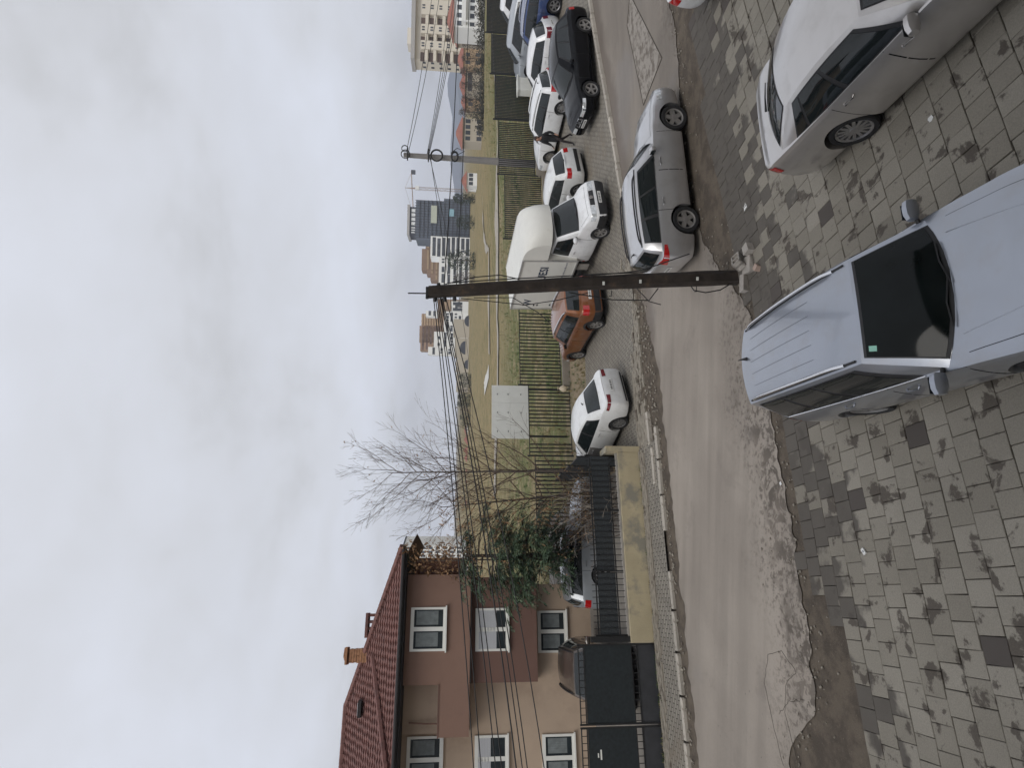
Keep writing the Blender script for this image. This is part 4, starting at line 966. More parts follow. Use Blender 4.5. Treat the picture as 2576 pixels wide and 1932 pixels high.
W3(-3.95, -3.72, .092, .098, 1.82, 1.86, 'plaque', WFRAME, gate); W3(-3.90, -3.80, .092, .098, 1.90, 1.93, 'plaque', WFRAME, gate)
# ------------------------------------------------------------------ stepped iron fence between the parking lot and the field
ff = thing('field_fence', 'long stepped black iron bar fence between parking lot and grass field', 'fence', (0, 0, 0), 0)
b2 = MB(); b2.bx(-.029, .029, -.010, .010, 0, 1.9); fbd = b2.build('bar', IRON).data; [bpy.data.objects.remove(o) for o in list(bpy.data.objects) if o.data == fbd]
BASEC = M('fence_plinth', (.24, .215, .18), rough=.95, var=.15, scale=2, bump=.3)
PAN = [(2.4, 5.9, .40), (5.9, 9.18, .63), (9.18, 13.1, 1.0), (13.1, 16.9, 1.28), (16.9, 20.8, 1.64), (20.8, 24.4, 1.93), (24.4, 27.6, 2.14), (27.6, 30.7, 2.33), (30.7, 33.9, 2.6), (33.9, 37.2, 2.85)]
nb = 0
for k, (s0, s1, zb) in enumerate(PAN):
    x, y = XY(s0, 25.3); p = bpy.data.objects.new('fence_panel', None); COL.objects.link(p); p.parent = ff; p.location = (x, y, zb); p.rotation_euler = (0, 0, ANG); L = s1 - s0
    def pp(n, q, mat=IRON): b = MB(); b.bx(*q); return b.build(n, mat, p)
    pp('rail', (0, L, -.015, .015, .06, .09)); pp('rail', (0, L, -.015, .015, 1.93, 1.965)); pp('post', (-.03, .03, -.03, .03, -.1, 2.05)); pp('plinth', (0, L, -.09, .09, -.45, -.02), BASEC)
    st = .172 if k < 4 else (.125 if k < 6 else .105); n = int(L / st); dense = MB()
    for i in range(1, n):
        if k == 1 and 2 <= i <= 5 and False: continue
        xx = i * st
        if k == 1 and 4 <= i <= 7: continue                      # missing bars
        if nb < 190 and k < 6: obj('bar', fbd, p, (xx, 0, .05)); nb += 1
        else: dense.bx(xx - (.030 if k < 6 else .034), xx + (.030 if k < 6 else .034), -.012, .012, .05, 1.95)
    if dense.v: stuff(dense.build('far_bars', IRON, p))
# white board standing behind the fence, back side with clamps
BOARD = M('board_white', (.66, .67, .63), rough=.6, var=.05, scale=2, stain=((.48, .48, .45), 1.2, .6, .2))
x, y = XY(6.95, 26.4); bo_ = thing('white_board', 'large white panelled board standing behind the field fence', 'board', (x, y, 0), ANG)
for i in range(2):
    for j in range(3): b = MB(); b.bx(0 + j * .86, j * .86 + .855, 0, .04, 2.46 + i * .86, 2.46 + i * .86 + .855); b.build('panel', BOARD, bo_)
for j, xx in enumerate((.1, 2.4)): b = MB(); b.bx(xx, xx + .08, .05, .13, .6, 4.1); b.build('post', IRON, bo_)
for xx, zz_ in ((.3, 3.9), (.3, 3.4), (.3, 2.8), (1.2, 3.9), (1.2, 3.4), (1.2, 2.8), (2.1, 3.9), (2.1, 3.4), (2.1, 2.8)): b = MB(); b.bx(xx, xx + .07, -.02, 0, zz_, zz_ + .025); b.build('clamp', IRON, bo_)
# grey cabinet behind the fence
x, y = XY(26.2, 24.7); cb = thing('meter_cabinet', 'small white metal cabinet standing against the field fence', 'cabinet', (x, y, gz(x, y)), ANG)
b = MB(); b.bx(-.5, .5, -.2, .2, .1, .95); b.build('case', BOARD, cb); b = MB(); b.bx(-.55, .55, -.25, .25, .95, 1.02); b.build('lid', BOARD, cb); b = MB(); b.bx(-.5, .5, -.22, .2, -.2, .1); b.build('base', CONC, cb)
for x_ in (-.48, .01): b = MB(); b.bx(x_, x_ + .46, -.215, -.2, .14, .92); b.build('door', BOARD, cb)
# ------------------------------------------------------------------ poles, wires and cable loops
WOOD = M('tarred_wood', (.035, .027, .022), rough=.9, var=.4, scale=3, bump=.9, bscale=18, stain=((.085, .055, .035), 3, .6, .1))
WIRE = M('black_cable', (.012, .012, .013), rough=.6, var=0)
GREYP = M('pole_concrete', (.21, .20, .19), rough=.9, var=.12, scale=2, bump=.3)
def polepos(s_, t): x, y = XY(s_, t); return V((x, y, gz(x, y)))
pb = polepos(6.34, 10.55); top = V((pb.x - .58, pb.y - .22, 6.40))
pole = thing('wooden_pole', 'leaning dark tarred wooden utility pole with a split face by the road', 'utility pole', pb)
b = MB(); n = 28; prof = []
for i in range(n + 1):
    v = i / n; c = (pb.lerp(top, v) - pb); c.x += .03 * math.sin(v * 3); r = .165 * (1 - v) + .125 * v
    for k in range(12):
        a = 2 * math.pi * k / 12; rr = r * (1 + .10 * nz(c.z * 2.0, math.cos(a) * 2, math.sin(a) * 2)) * (.80 if k == 9 else 1)
        prof.append(V((c.x + rr * math.cos(a), c.y + rr * math.sin(a), c.z - .3 * (i == 0))))
b.add(prof, [(i * 12 + k, i * 12 + (k + 1) % 12, (i + 1) * 12 + (k + 1) % 12, (i + 1) * 12 + k) for i in range(n) for k in range(12)] + [tuple(n * 12 + k for k in range(12))])
b.build('shaft', WOOD, pole, smooth=40)
tp = top - pb
def wtube(pts, r=.011, name='cable', par=pole, mat=WIRE, n=5): q = MB(); q.tube(pts, r, n); return q.build(name, mat, par)
def along(v, dx=0, dy=0): c = (pb.lerp(top, v) - pb); return V((c.x + dx, c.y + dy, c.z))
q = MB(); q.tube([tp + V((-.02, -.02, -.02)), tp + V((-.03, -.02, .40))], .014, 5); q.build('spike', IRON, pole)
q = MB(); q.bx(tp.x - .13, tp.x + .10, tp.y - .10, tp.y + .02, tp.z, tp.z + .05); q.build('cap_plate', IRON, pole)
wtube([along(.93, .17), along(.8, .19), along(.62, .19, -.03), along(.45, .20, -.04), along(.32, .19, -.05), along(.30, .25, -.1)], .012)
wtube([along(.95, .15), along(.86, .26), along(.78, .28), along(.72, .18)], .011)
wtube([along(.52, .17, -.1), along(.40, .19, -.1), along(.33, .22, -.1), along(.18, .48, -.3)], .012)
wtube([along(.9, -.15), along(.7, -.36, -.1), along(.6, -.30, -.1), along(.5, -.18, -.1)], .009)
wtube([along(.86, -.15), along(.74, -.2, -.1), along(.66, -.52, -.1), along(.62, -.75, -.1)], .009)
wtube([along(.56, -.14), along(.42, -.34, -.05), along(.30, -.40, -.1), along(.27, -.16, -.1)], .012)
wtube([along(.16, -.15, -.1), along(.15, -.24, -.1), along(.11, -.30, -.1), along(.06, -.26, -.1), along(.03, -.16, -.1)], .013)
wtube([along(.34, -.14, -.08), along(.30, -.42, -.1), along(.26, -.5, -.1)], .010)
for v, dx in ((.98, -.14), (.95, -.15), (.92, -.15), (.97, .13)):
    q = MB(); q.lathe([(.0, -.05), (.035, -.05), (.04, 0), (.03, .05), (0, .05)], 8, 0, 'x', along(v, dx)); q.build('insulator', IRON, pole)
for v in (.45, .33, .14): q = MB(); q.bx(along(v).x - .05, along(v).x + .02, along(v).y - .19, along(v).y - .16, along(v).z, along(v).z + .04); q.build('clamp', BOARD, pole)
for v in (.42, .135): 
    q = MB(); c = along(v); q.tube([V((c.x - .15, c.y, c.z)), V((c.x - .26, c.y - .02, c.z)), V((c.x - .26, c.y - .02, c.z + .05))], .009, 5); q.build('hook', IRON, pole)
def sagwire(name, label, a, c, sag, r=.010, n=28, group=None):
    a, c = V(a), V(c); pts = [a.lerp(c, i / n) - V((0, 0, 4 * sag * (i / n) * (1 - i / n))) for i in range(n + 1)]
    q = MB(); q.tube([p - a for p in pts], r, 4, cap=False); o = q.build(name, WIRE); o.location = a; return tag(o, label, 'cable', group)
att = pb + tp
for k, (z0_, ze, sag, lb) in enumerate(((6.30, 4.75, .5, 'topmost thin cable running left from the wooden pole'), (6.26, 4.45, .5, 'second cable from the top running left from the wooden pole'),
      (6.23, 3.75, .5, 'third cable from the top running left from the wooden pole'), (6.20, 3.5, .5, 'fourth cable from the top running left from the wooden pole'),
      (6.17, 4.2, 1.0, 'thick dark cable in the middle of the bundle crossing the bare tree'), (6.15, 4.2, 1.1, 'cable just under the thick one in the bundle left of the wooden pole'),
      (6.13, 4.4, 1.25, 'second lowest cable running left from the wooden pole'), (6.06, 4.5, 1.55, 'lowest sagging cable running left over the white board'))):
    sagwire('cable', lb, (att.x - .1, att.y, z0_), (-24, 4.2, ze), sag, .012 if k == 4 else .009, group='cables running left from the wooden pole')
sagwire('cable', 'upper long cable running right from the wooden pole past the concrete pole', (att.x + .1, att.y, 6.10), (30, 29, 6.75), .35, .011)
sagwire('cable', 'lower long cable running right from the wooden pole past the concrete pole', (att.x + .1, att.y, 5.86), (30, 29, 5.9), .2, .009)
# concrete pole behind the field fence
cp = polepos(22.4, 26.3); ct = V((cp.x + .12, cp.y + .05, 8.92))
cpole = thing('concrete_pole', 'slim grey concrete utility pole with coiled cable behind the field fence', 'utility pole', cp)
b = MB(); d = ct - cp; b.tube([V((0, 0, -.3)), d * .33, d * .66, d], [.23, .20, .165, .13], 8); b.build('shaft', GREYP, cpole, smooth=30)
def ring(c, r, w, nn, name, rr=.03, sq=1.0):
    q = MB()
    for k in range(nn): q.tube([V((c.x + (r + k * .012) * math.cos(a) * sq, c.y - .26 - .02 * k, c.z + (r + k * .012) * math.sin(a))) for a in [2 * math.pi * i / 18 for i in range(19)]], rr, 5, cap=False)
    return q.build(name, WIRE, cpole)
ring(d * .76, .30, 0, 2, 'cable_coil', .04); ring(d * .63, .16, 0, 3, 'cable_coil', .035, 1.5); ring(d * .985 + V((-.05, 0, 0)), .22, 0, 2, 'wire_loop', .02); ring(d * .99 + V((.25, 0, 0)), .16, 0, 2, 'wire_loop', .018)
q = MB(); q.tube([d * .62 + V((.1, -.2, 0)), d * .56 + V((.35, -.2, 0)), d * .60 + V((.5, -.2, .1)), d * .66 + V((.2, -.2, 0))], .02, 5); q.build('loose_cable', WIRE, cpole)
for k, v in enumerate((.97, .82)): q = MB(); q.bx(d.x * v - .35, d.x * v + .35, d.y * v - .22, d.y * v - .16, d.z * v - .03, d.z * v + .03); q.build('cross_arm', IRON, cpole)
ctw = cp + d
for k, (v, ex, ey_, ez_, sg, lb) in enumerate(((.98, 60, 60, 10.2, 1.4, 'upper cable running right from the top of the concrete pole'), (.965, 60, 58, 8.8, 1.5, 'second cable running right from the top of the concrete pole'),
       (.83, 60, 66, 8.8, 1.2, 'upper cable of the middle bundle right of the concrete pole'), (.825, 60, 62, 7.6, 1.2, 'middle cable of the middle bundle right of the concrete pole'), (.82, 60, 60, 6.8, 1.2, 'lower cable of the middle bundle right of the concrete pole'), (.815, 60, 57, 6.0, 1.2, 'lowest cable of the middle bundle right of the concrete pole'),
       (.81, -10, 90, 3.5, 1.0, 'thin cable dropping from the concrete pole toward the scaffolded building'), (.805, -20, 120, 5.5, 1.2, 'thin cable running from the concrete pole over the field'))):
    sagwire('cable', lb, cp + d * v + V((.1 if ex > 0 else -.1, -.15, 0)), (ex, ey_, ez_), sg, .016, group='cables of the concrete pole')
# ------------------------------------------------------------------ far town beyond the field
def at(px, py, d):
    """Point at depth d (metres along y) seen at photo position px, py: used to set out the far town."""
    u = 1932 - py; r = fwd + e_right * ((u - 966) / F_PX) + e_down * ((px - 1288) / F_PX)
    return V((0, 0, CAM_H)) + r * (d / r.y)
unit = MB(); unit.bx(-.5, .5, -.5, .5, -.5, .5); UB = unit.build('unit', PLB).data; bpy.data.objects.remove([o for o in bpy.data.objects if o.data == UB][0])
UNITS = {}
def ub(name, mat, par, x0, x1, y0, y1, z0, z1):
    if mat.name not in UNITS: d = UB.copy(); d.materials.clear(); d.materials.append(mat); UNITS[mat.name] = d
    o = obj(name, UNITS[mat.name], par, ((x0 + x1) / 2, (y0 + y1) / 2, (z0 + z1) / 2)); o.scale = (abs(x1 - x0), abs(y1 - y0), abs(z1 - z0)); return o
CREAM = M('cream_render', (.68, .63, .54), rough=.9, var=.05, scale=.2); CREAMG = M('grey_render', (.40, .39, .38), rough=.9, var=.05, scale=.2)
FWHITE = M('far_white', (.80, .81, .80), rough=.9, var=.04, scale=.1); FBROWN = M('far_brown_brick', (.29, .20, .14), rough=.9, var=.18, scale=.6)
FTAN = M('far_tan', (.42, .31, .20), rough=.9, var=.1, scale=.5); FWIN = M('far_window', (.055, .06, .07), rough=.2, var=.4, scale=.4, rand=.3); FWINB = M('far_window_brown', (.10, .065, .05), rough=.5, var=.2, scale=.4, rand=.3)
NET = M('scaffold_net', (.135, .155, .19), rough=.9, var=.2, scale=.3, bump=.2); SCAF = M('scaffold_grey', (.07, .075, .09), rough=.8, var=.2, scale=.3); BANG = M('banner_green', (.47, .50, .42), rough=.8, var=.1, scale=.2); BANB = M('banner_blue', (.25, .42, .50), rough=.8, var=.15, scale=.3)
FROOF = M('far_roof_red', (.27, .115, .085), rough=.9, var=.15, scale=.5); FBEIGE = M('far_beige_wall', (.44, .40, .33), rough=.95, var=.08, scale=.1)
def fb(name, label, cat, py, d, base=1178, zb=None):
    p = at(base, py, d); zb = gz(p.x, p.y) - 1.0 if zb is None else zb
    return thing(name, label, cat, (p.x, p.y, zb), math.atan2(-p.x, p.y) * .0), p
def ext(py0, py1, d): return at(1178, py1, d).x, at(1178, py0, d).x         # x range for a photo y range (py1 is further left)
def zz_(px, py, d): return at(px, py, d).z
# cream apartment block on the right: solid bays with paired windows, recessed balconies between
D = 230; rt, p = fb('apartment_block', 'cream apartment block with stacked balconies on the right horizon', 'building', 153, D); ox = p.x
def X(py): return at(1100, py, D).x - ox
zb0 = rt.location.z; H_ = zz_(1036, 100, D) - zb0
ub('wall', CREAM, rt, 0, X(-60), 1.6, 9, 0, H_ - 1.2); ub('parapet', CREAMG, rt, -.6, X(-60), -.6, 9.5, H_ - 1.2, H_ + .3); ub('roof_house', CREAM, rt, X(103), X(62), 3, 9, H_ + .3, H_ + 2.0)
fl = (H_ - 3.2) / 7.0
bays = [(125, 103), (85, 62), (37, 0), (-20, -58)]
for a, c in bays:
    w = ub('bay', CREAM, rt, X(a), X(c), -.2, 1.6, 0, H_ - 3.4)
    for k in range(7):
        z = k * fl + fl * .5; xm = (X(a) + X(c)) / 2
        for dx in (-.75, .25): o = ub('window', FWIN, rt, xm + dx, xm + dx + .6, -.26, -.19, z, z + 1.1)
for a, c in ((153, 125), (103, 85), (62, 37)):
    for k in range(7):
        z = k * fl + .3; ub('balcony', CREAM, rt, X(a) + .15, X(c) - .15, -.1, 1.5, z, z + 1.15); ub('loggia_opening', FWINB, rt, X(a) + .4, X(c) - .4, 1.45, 1.62, z + 1.2, z + fl - .35)
for k in range(7):
    for dy in (2.6, 6.0): ub('side_window', FWIN, rt, -.06, .02, dy, dy + 1.3, k * fl + 1.2, k * fl + 2.4)
# scaffolded tower
D = 300; rt, p = fb('scaffolded_tower', 'grey netted high-rise under construction with a pale green banner', 'building', 602, D); ox = p.x; zb0 = rt.location.z
def X(py): return at(1100, py, D).x - ox
def Zp(px, py=550): return zz_(px, py, D) - zb0
ub('netting', NET, rt, X(600), X(506), 0, 18, 0, Zp(1046)); ub('netting', NET, rt, X(520), X(497), .6, 16, 0, Zp(1116)); ub('top_storey', SCAF, rt, X(588), X(520), 2, 15, Zp(1046), Zp(1030)); ub('roof_slab', CREAMG, rt, X(592), X(516), 1, 16, Zp(1030), Zp(1024))
for k in range(14):
    z = 1.4 + k * 2.05
    if z < Zp(1048): ub('deck', SCAF, rt, X(600) - .1, X(506) + .1, -.5, -.02, z, z + .28)
for k in range(15):
    xx = X(600) + (X(506) - X(600)) * k / 14; ub('standard', SCAF, rt, xx - .1, xx + .1, -.55, -.35, 0, Zp(1043))
for k in range(4): ub('white_panel', FWHITE, rt, X(566 - k * 11), X(558 - k * 11), 1.9, 2.0, Zp(1044), Zp(1034))
for k in range(3): ub('white_panel', FWHITE, rt, X(586 - k * 6), X(583 - k * 6), 1.9, 2.0, Zp(1044), Zp(1034))
ub('banner', BANG, rt, X(562), X(518), -.75, -.6, Zp(1099), Zp(1084)); ub('banner', BANB, rt, X(543), X(525), -.75, -.6, Zp(1142), Zp(1130))
# white block with brown block behind it
def grid_windows(rt, x0, x1, z0, z1, nx, nz_, w, h, mat=FWIN, y=-.06, skip=0.1, seed=1):
    rr = random.Random(seed)
    for i in range(nx):
        for k in range(nz_):
            if rr.random() < skip: continue
            xc = x0 + (x1 - x0) * (i + .5) / nx; zc = z0 + (z1 - z0) * (k + .5) / nz_; ww = w * rr.choice((.55, 1, 1, 1.3)); ub('window', mat, rt, xc - ww / 2, xc + ww / 2, y, y + .08, zc - h / 2, zc + h / 2)
D = 290; rt, p = fb('white_flats', 'tall white apartment slab with square windows beside the netted tower', 'building', 645, D); ox = p.x; zb0 = rt.location.z
ub('wall', FWHITE, rt, X(645), X(594), 0, 14, 0, Zp(1083, 620)); grid_windows(rt, X(643), X(597), 1, Zp(1086, 620), 5, 8, 1.9, 1.6, seed=2)
D = 292; rt, p = fb('white_terrace', 'lower white apartment row stepping down left of the white slab', 'building', 712, D); ox = p.x; zb0 = rt.location.z
ub('wall', FWHITE, rt, X(712), X(646), 0, 14, 0, Zp(1104, 680)); grid_windows(rt, X(710), X(648), 1, Zp(1107, 680), 9, 5, 1.5, 1.3, seed=3)
D = 330; rt, p = fb('brown_tower', 'stepped brown brick block rising behind the white flats', 'building', 705, D); ox = p.x; zb0 = rt.location.z
for a, c, t in ((705, 690, 1084), (690, 680, 1074), (680, 627, 1061), (627, 607, 1070)):
    ub('wall', FBROWN, rt, X(a), X(c), 0, 12, 0, Zp(t, 650)); 
    for k in range(9):
        z = 13 + k * 2.4
        if z + 1.5 < Zp(t, 650): ub('balcony_band', FTAN, rt, X(a) + .5, X(c) - .5, -.25, 0, z, z + 1.0)
# second cluster
D = 310; rt, p = fb('brown_flats', 'wide brown brick apartment block with flat roof in the second cluster', 'building', 882, D); ox = p.x; zb0 = rt.location.z
for a, c, t in ((884, 862, 1058), (862, 820, 1055), (820, 790, 1060), (808, 752, 1100)): ub('wall', FBROWN, rt, X(a), X(c), 0 + (a == 862), 13, 0, Zp(t, 830))
grid_windows(rt, X(880), X(822), Zp(1108, 830), Zp(1060, 830), 9, 5, 1.6, 1.0, FWINB, seed=5)
for k in range(8): ub('balcony_band', FTAN, rt, X(819), X(792), -.3, 0, Zp(1110, 800) + k * 1.35, Zp(1110, 800) + k * 1.35 + .6)
for k in range(3): ub('balcony_band', FTAN, rt, X(800), X(754), -.3, 0, Zp(1132, 800) + k * 2.0, Zp(1132, 800) + k * 2.0 + .8)
D = 300; rt, p = fb('white_blocks', 'low white apartment blocks in front of the brown flats', 'building', 893, D); ox = p.x; zb0 = rt.location.z
for i, (a, c, t) in enumerate(((893, 873, 1078), (873, 834, 1092), (834, 782, 1116), (796, 782, 1070), (782, 755, 1134))):
    ub('wall', FWHITE, rt, X(a), X(c), .3 * i, 11, 0 if t != 1070 else Zp(1100, 830), Zp(t, 830)); grid_windows(rt, X(a) + .5, X(c) - .5, 4 if t != 1070 else Zp(1098, 830), Zp(t + 4, 830), max(2, int((a - c) / 8)), 4 if t != 1070 else 2, 1.5, 1.2, seed=i + 9, y=.3 * i - .08)
D = 250; rt, p = fb('beige_wall', 'long beige garden wall with dark arched mural at the field edge', 'wall', 940, D); ox = p.x; zb0 = rt.location.z
for a, c, t in ((985, 935, 1150), (935, 900, 1148), (900, 848, 1144), (848, 800, 1140)): ub('wall_panel', FBEIGE, rt, X(a), X(c) - .15, 0, .5, 0, Zp(t, 870))
b = MB()
for pc, wv in ((873, 17), (915, 12), (805, 14)):
    xc = X(pc); r_ = abs(X(pc - wv) - xc); b.add([(xc + r_ * math.cos(a), -.06, 2.6 + r_ * .8 * math.sin(a) - (1.2 if pc != 873 else 0)) for a in [math.pi * i / 12 for i in range(13)]], [tuple(range(13))])
stuff(b.build('mural_arch', SCAF, rt))
# white block seen over the house roof
D = 190; rt, p = fb('white_office', 'white block with two window rows showing right of the house roof', 'building', 1437, D); ox = p.x; zb0 = rt.location.z
ub('wall', FWHITE, rt, X(1437), X(1374), 0, 12, 0, Zp(1016, 1400)); ub('roof_edge', SCAF, rt, X(1438), X(1373), -.3, 12, Zp(1016, 1400), Zp(1012, 1400))
for k in range(9): 
    for j in range(6): ub('window', FWIN, rt, X(1432 - j * 10), X(1426 - j * 10), -.06, 0, 1 + k * 2.25, 2.4 + k * 2.25)
# houses between the field and the blocks
def small_house(label, py0, py1, pe, pr, d, wall=FBEIGE, wins=3, bal=False, base=1182):
    global ox, zb0, D
    D = d; p = at(base, (py0 + py1) / 2, d); z0 = min(gz(p.x, p.y), p.z) - .4; rt = thing('red_roof_house', label, 'house', (p.x, p.y, z0)); ox = p.x; zb0 = z0
    x0, x1 = X(py1), X(py0); he, hr = Zp(pe, (py0 + py1) / 2), Zp(pr, (py0 + py1) / 2); dp = min(9, (x1 - x0) * .9)
    ub('wall', wall, rt, x0, x1, 0, dp, 0, he); b = MB(); e = .5; i = min(dp, x1 - x0) * .45
    b.add([(x0 - e, -e, he), (x1 + e, -e, he), (x1 + e, dp + e, he), (x0 - e, dp + e, he), (x0 + i, dp / 2, hr), (x1 - i, dp / 2, hr)], [(0, 1, 5, 4), (1, 2, 5), (2, 3, 4, 5), (3, 0, 4), (3, 2, 1, 0)]); b.build('roof', FROOF, rt)
    for k in range(wins):
        xx = x0 + (x1 - x0) * (k + .5) / wins
        for zz1 in ([he - 1.9] + ([he - 4.7] if he > 5 else [])): ub('window', FWIN, rt, xx - .5, xx + .5, -.06, 0, zz1, zz1 + 1.2)
    if bal: ub('balcony', FWHITE, rt, x0 + .5, x1 - .5, -1.6, 0, he - 2.6, he - 1.7); ub('balcony', FWHITE, rt, x0 + .5, x1 - .5, -1.6, 0, he - 5.4, he - 4.5); ub('porch_column', FWHITE, rt, x0 + .5, x0 + .8, -1.55, -1.2, 0, he - 2.6)
    return rt
small_house('white villa with balconies and a red roof at the right edge of the field', -18, 63, 1142, 1124, 130, FWHITE, 4, True, 1188)
small_house('small house with a broad orange red roof left of the balcony villa', 64, 98, 1152, 1140, 150, FBEIGE, 2)
small_house('dark fronted house under the cream apartment block', 100, 160, 1166, 1152, 170, FTAN, 3)
small_house('long low beige house with red roof right of the concrete pole', 176, 222, 1170, 1156, 160, FBEIGE, 5)
small_house('beige house with a steep red roof among bare trees', 224, 262, 1172, 1160, 165, FTAN, 3)
small_house('pale house with two roofs by the field, near the concrete pole', 292, 350, 1164, 1147, 150, FBEIGE, 4)
small_house('small red roofed house left of the concrete pole', 430, 462, 1174, 1160, 180, FWHITE, 3)
small_house('tiny pale cottage right of the crane at the field edge', 462, 474, 1176, 1170, 190, FWHITE, 1)
rr = random.Random(8)
for k in range(11):
    y0 = 1075 + k * 25 + rr.uniform(-6, 6); small_house(['first', 'second', 'third', 'fourth', 'fifth', 'sixth', 'seventh', 'eighth', 'ninth', 'tenth', 'eleventh'][k] + ' small far house from the right in the row behind the bare tree', y0, y0 + rr.uniform(13, 22), 1176 + rr.uniform(-4, 4) + k * .8, 1168 + rr.uniform(-4, 2) + k * .8, 240, rr.choice((FWHITE, FBEIGE, FTAN)), 2, base=1190)['group'] = 'row of small far houses behind the bare tree'
# tower crane
D = 320; rt, p = fb('tower_crane', 'slender tower crane standing beside the netted high-rise', 'crane', 480, D); ox = p.x; zb0 = rt.location.z
CRANE = M('crane_red', (.38, .30, .26), rough=.7, var=.2, scale=.2); zt = Zp(1045, 478)
b = MB()
for dx in (-.6, .6):
    for dy in (-.6, .6): b.tube([(dx, dy, 0), (dx, dy, zt)], .10, 4)
n = int(zt / 1.6)
for k in range(n): b.tube([(-.6 if k % 2 else .6, -.6, k * 1.6), (.6 if k % 2 else -.6, -.6, (k + 1) * 1.6)], .07, 3)
stuff(b.build('mast', CRANE, rt)); b = MB(); b.tube([(0, 0, zt), (0, 0, zt + 5.5)], [.5, .1], 4); b.tube([(-16, 0, zt + .6), (9, 0, zt + 2.4)], .25, 4); b.tube([(0, 0, zt + 5.4), (-14, 0, zt + .9)], .07, 3); b.tube([(0, 0, zt + 5.4), (8, 0, zt + 2.4)], .07, 3); stuff(b.build('jib', CRANE, rt)); ub('cabin', FWHITE, rt, -.9, .9, -1.4, .4, zt - 2, zt); ub('counterweight', SCAF, rt, 7.5, 9.5, -.6, .6, zt + .2, zt + 2.4)
# hills on the horizon
HILL = M('far_hill', (.15, .165, .19), rough=1, var=.15, scale=.002, spec=.1)  # pale blue-grey: part of the distance haze is put into the hill colour
for k, (d, prof) in enumerate(((2600, [(-900, 1195), (0, 1128), (120, 1142), (220, 1124), (300, 1138), (400, 1132), (470, 1142), (600, 1160), (900, 1175), (1400, 1180), (2600, 1150)]), (1800, [(-900, 1180), (60, 1150), (180, 1147), (260, 1155), (330, 1160), (460, 1156), (540, 1170), (900, 1182), (1500, 1185), (2600, 1170)]))):
    b = MB(); vs = []; m_ = 120
    f = pw([(a, c) for a, c in prof])
    for i in range(m_ + 1):
        py = -900 + 3500 * i / m_; q = at(f(py) + 2 * nz(py * .03, k) + 1.0 * nz(py * .1, k + 3), py, d); g_ = at(1200, py, d)
        vs += [(g_.x * .9, g_.y * .9, -20), (q.x, q.y, q.z), (q.x * 1.12, q.y * 1.12, -20)]
    b.add(vs, [(3 * i + j, 3 * i + 3 + j, 3 * i + 4 + j, 3 * i + 1 + j) for i in range(m_) for j in (0, 1)]); struct(b.build('hills', HILL, smooth=60))
# pale gravel paths and a heap of white sheeting in the field
GRAV = M('pale_gravel', (.33, .30, .25), rough=.95, var=.12, scale=.5, world=True)
def lay(name, pts, dz, mat=GRAV):
    b = MB(); n = len(pts) // 2; q = []
    for a, c in zip(pts[:n], pts[:n - 1:-1]):
        for k in range(5): s_, t = a[0] + (c[0] - a[0]) * k / 4, a[1] + (c[1] - a[1]) * k / 4; x, y = XY(s_, t); kk = sstep(27, 50, t); q.append((x, y, gz(x, y) - .05 + kk * (.5 * nz(x * .03, y * .03) + .10 * nz(x * .25, y * .25)) + dz))
    b.add(q, [(5 * i + k, 5 * i + k + 1, 5 * i + k + 6, 5 * i + k + 5) for i in range(n - 1) for k in range(4)]); return struct(b.build(name, mat, smooth=60))
def dens(pts, m_): 
    o_ = []
    for (a, c), (a2, c2) in zip(pts, pts[1:]):
        for k in range(m_): o_.append((a + (a2 - a) * k / m_ + .25 * nz(a + k, c), c + (c2 - c) * k / m_ + .3 * nz(a + k * 1.3, c + 4)))
    return o_ + [pts[-1]]
lay('field_path', dens([(12, 75), (25.6, 69.7), (33, 66.8), (38, 61), (40.5, 58.5), (41.5, 53.5), (42, 48), (43, 45), (50, 40)], 8) + dens([(12, 71.5), (24.7, 67.6), (32, 64.8), (35.3, 56.8), (37.4, 53.3), (39.5, 51.3), (40.8, 47.2), (42, 44.4), (49, 39)], 8)[::-1], .12)
lay('field_path', dens([(35, 83), (42, 80), (46, 72), (51, 81), (60, 91), (76, 102)], 8) + dens([(34, 81), (40.6, 77.6), (45.6, 70.5), (52, 79.4), (61, 89.4), (77, 100.2)], 8)[::-1], .12)
b = MB(); b.grid(lambda i, j: ST(31.5 + 2.2 * i + 1.2 * j, 84 + 12 * j, .12 + .3 * math.sin(math.pi * i) * math.sin(math.pi * j) * (1 + .6 * nz(i * 7, j * 7))), 10, 14); tag(b.build('white_sheeting', M('old_sheeting', (.50, .49, .45), rough=.8, var=.1, scale=.6), smooth=40), 'long white plastic sheeting spread on the grass field', 'sheeting')

# dark hedge along the far right edge of the field
x0, y0 = at(1196, 330, 118).x, 118; HEDGE = M('dark_hedge', (.05, .048, .036), rough=.95, var=.4, scale=1.5)
hg = thing('field_hedge', 'dark scrubby hedge along the far right edge of the field', 'hedge', (x0, y0, gz(x0, y0) - .3)); rh = random.Random(77); b = MB()
for k in range(520):
    xx = rh.uniform(0, 50); c = V((xx, rh.gauss(0, .9) + xx * .05, abs(rh.gauss(0, 1.0)) * (1 + .4 * nz(xx * .3))))
    for _ in range(9):
        p = c + V((rh.gauss(0, .35), rh.gauss(0, .35), rh.gauss(.2, .3))); a = V((rh.gauss(0, 1), rh.gauss(0, 1), rh.gauss(0, 1))).normalized(); w = a.orthogonal().normalized() * .16; b.add([p - w, p + w, p + a * .5], [(0, 1, 2)])
stuff(b.build('foliage', HEDGE, hg))
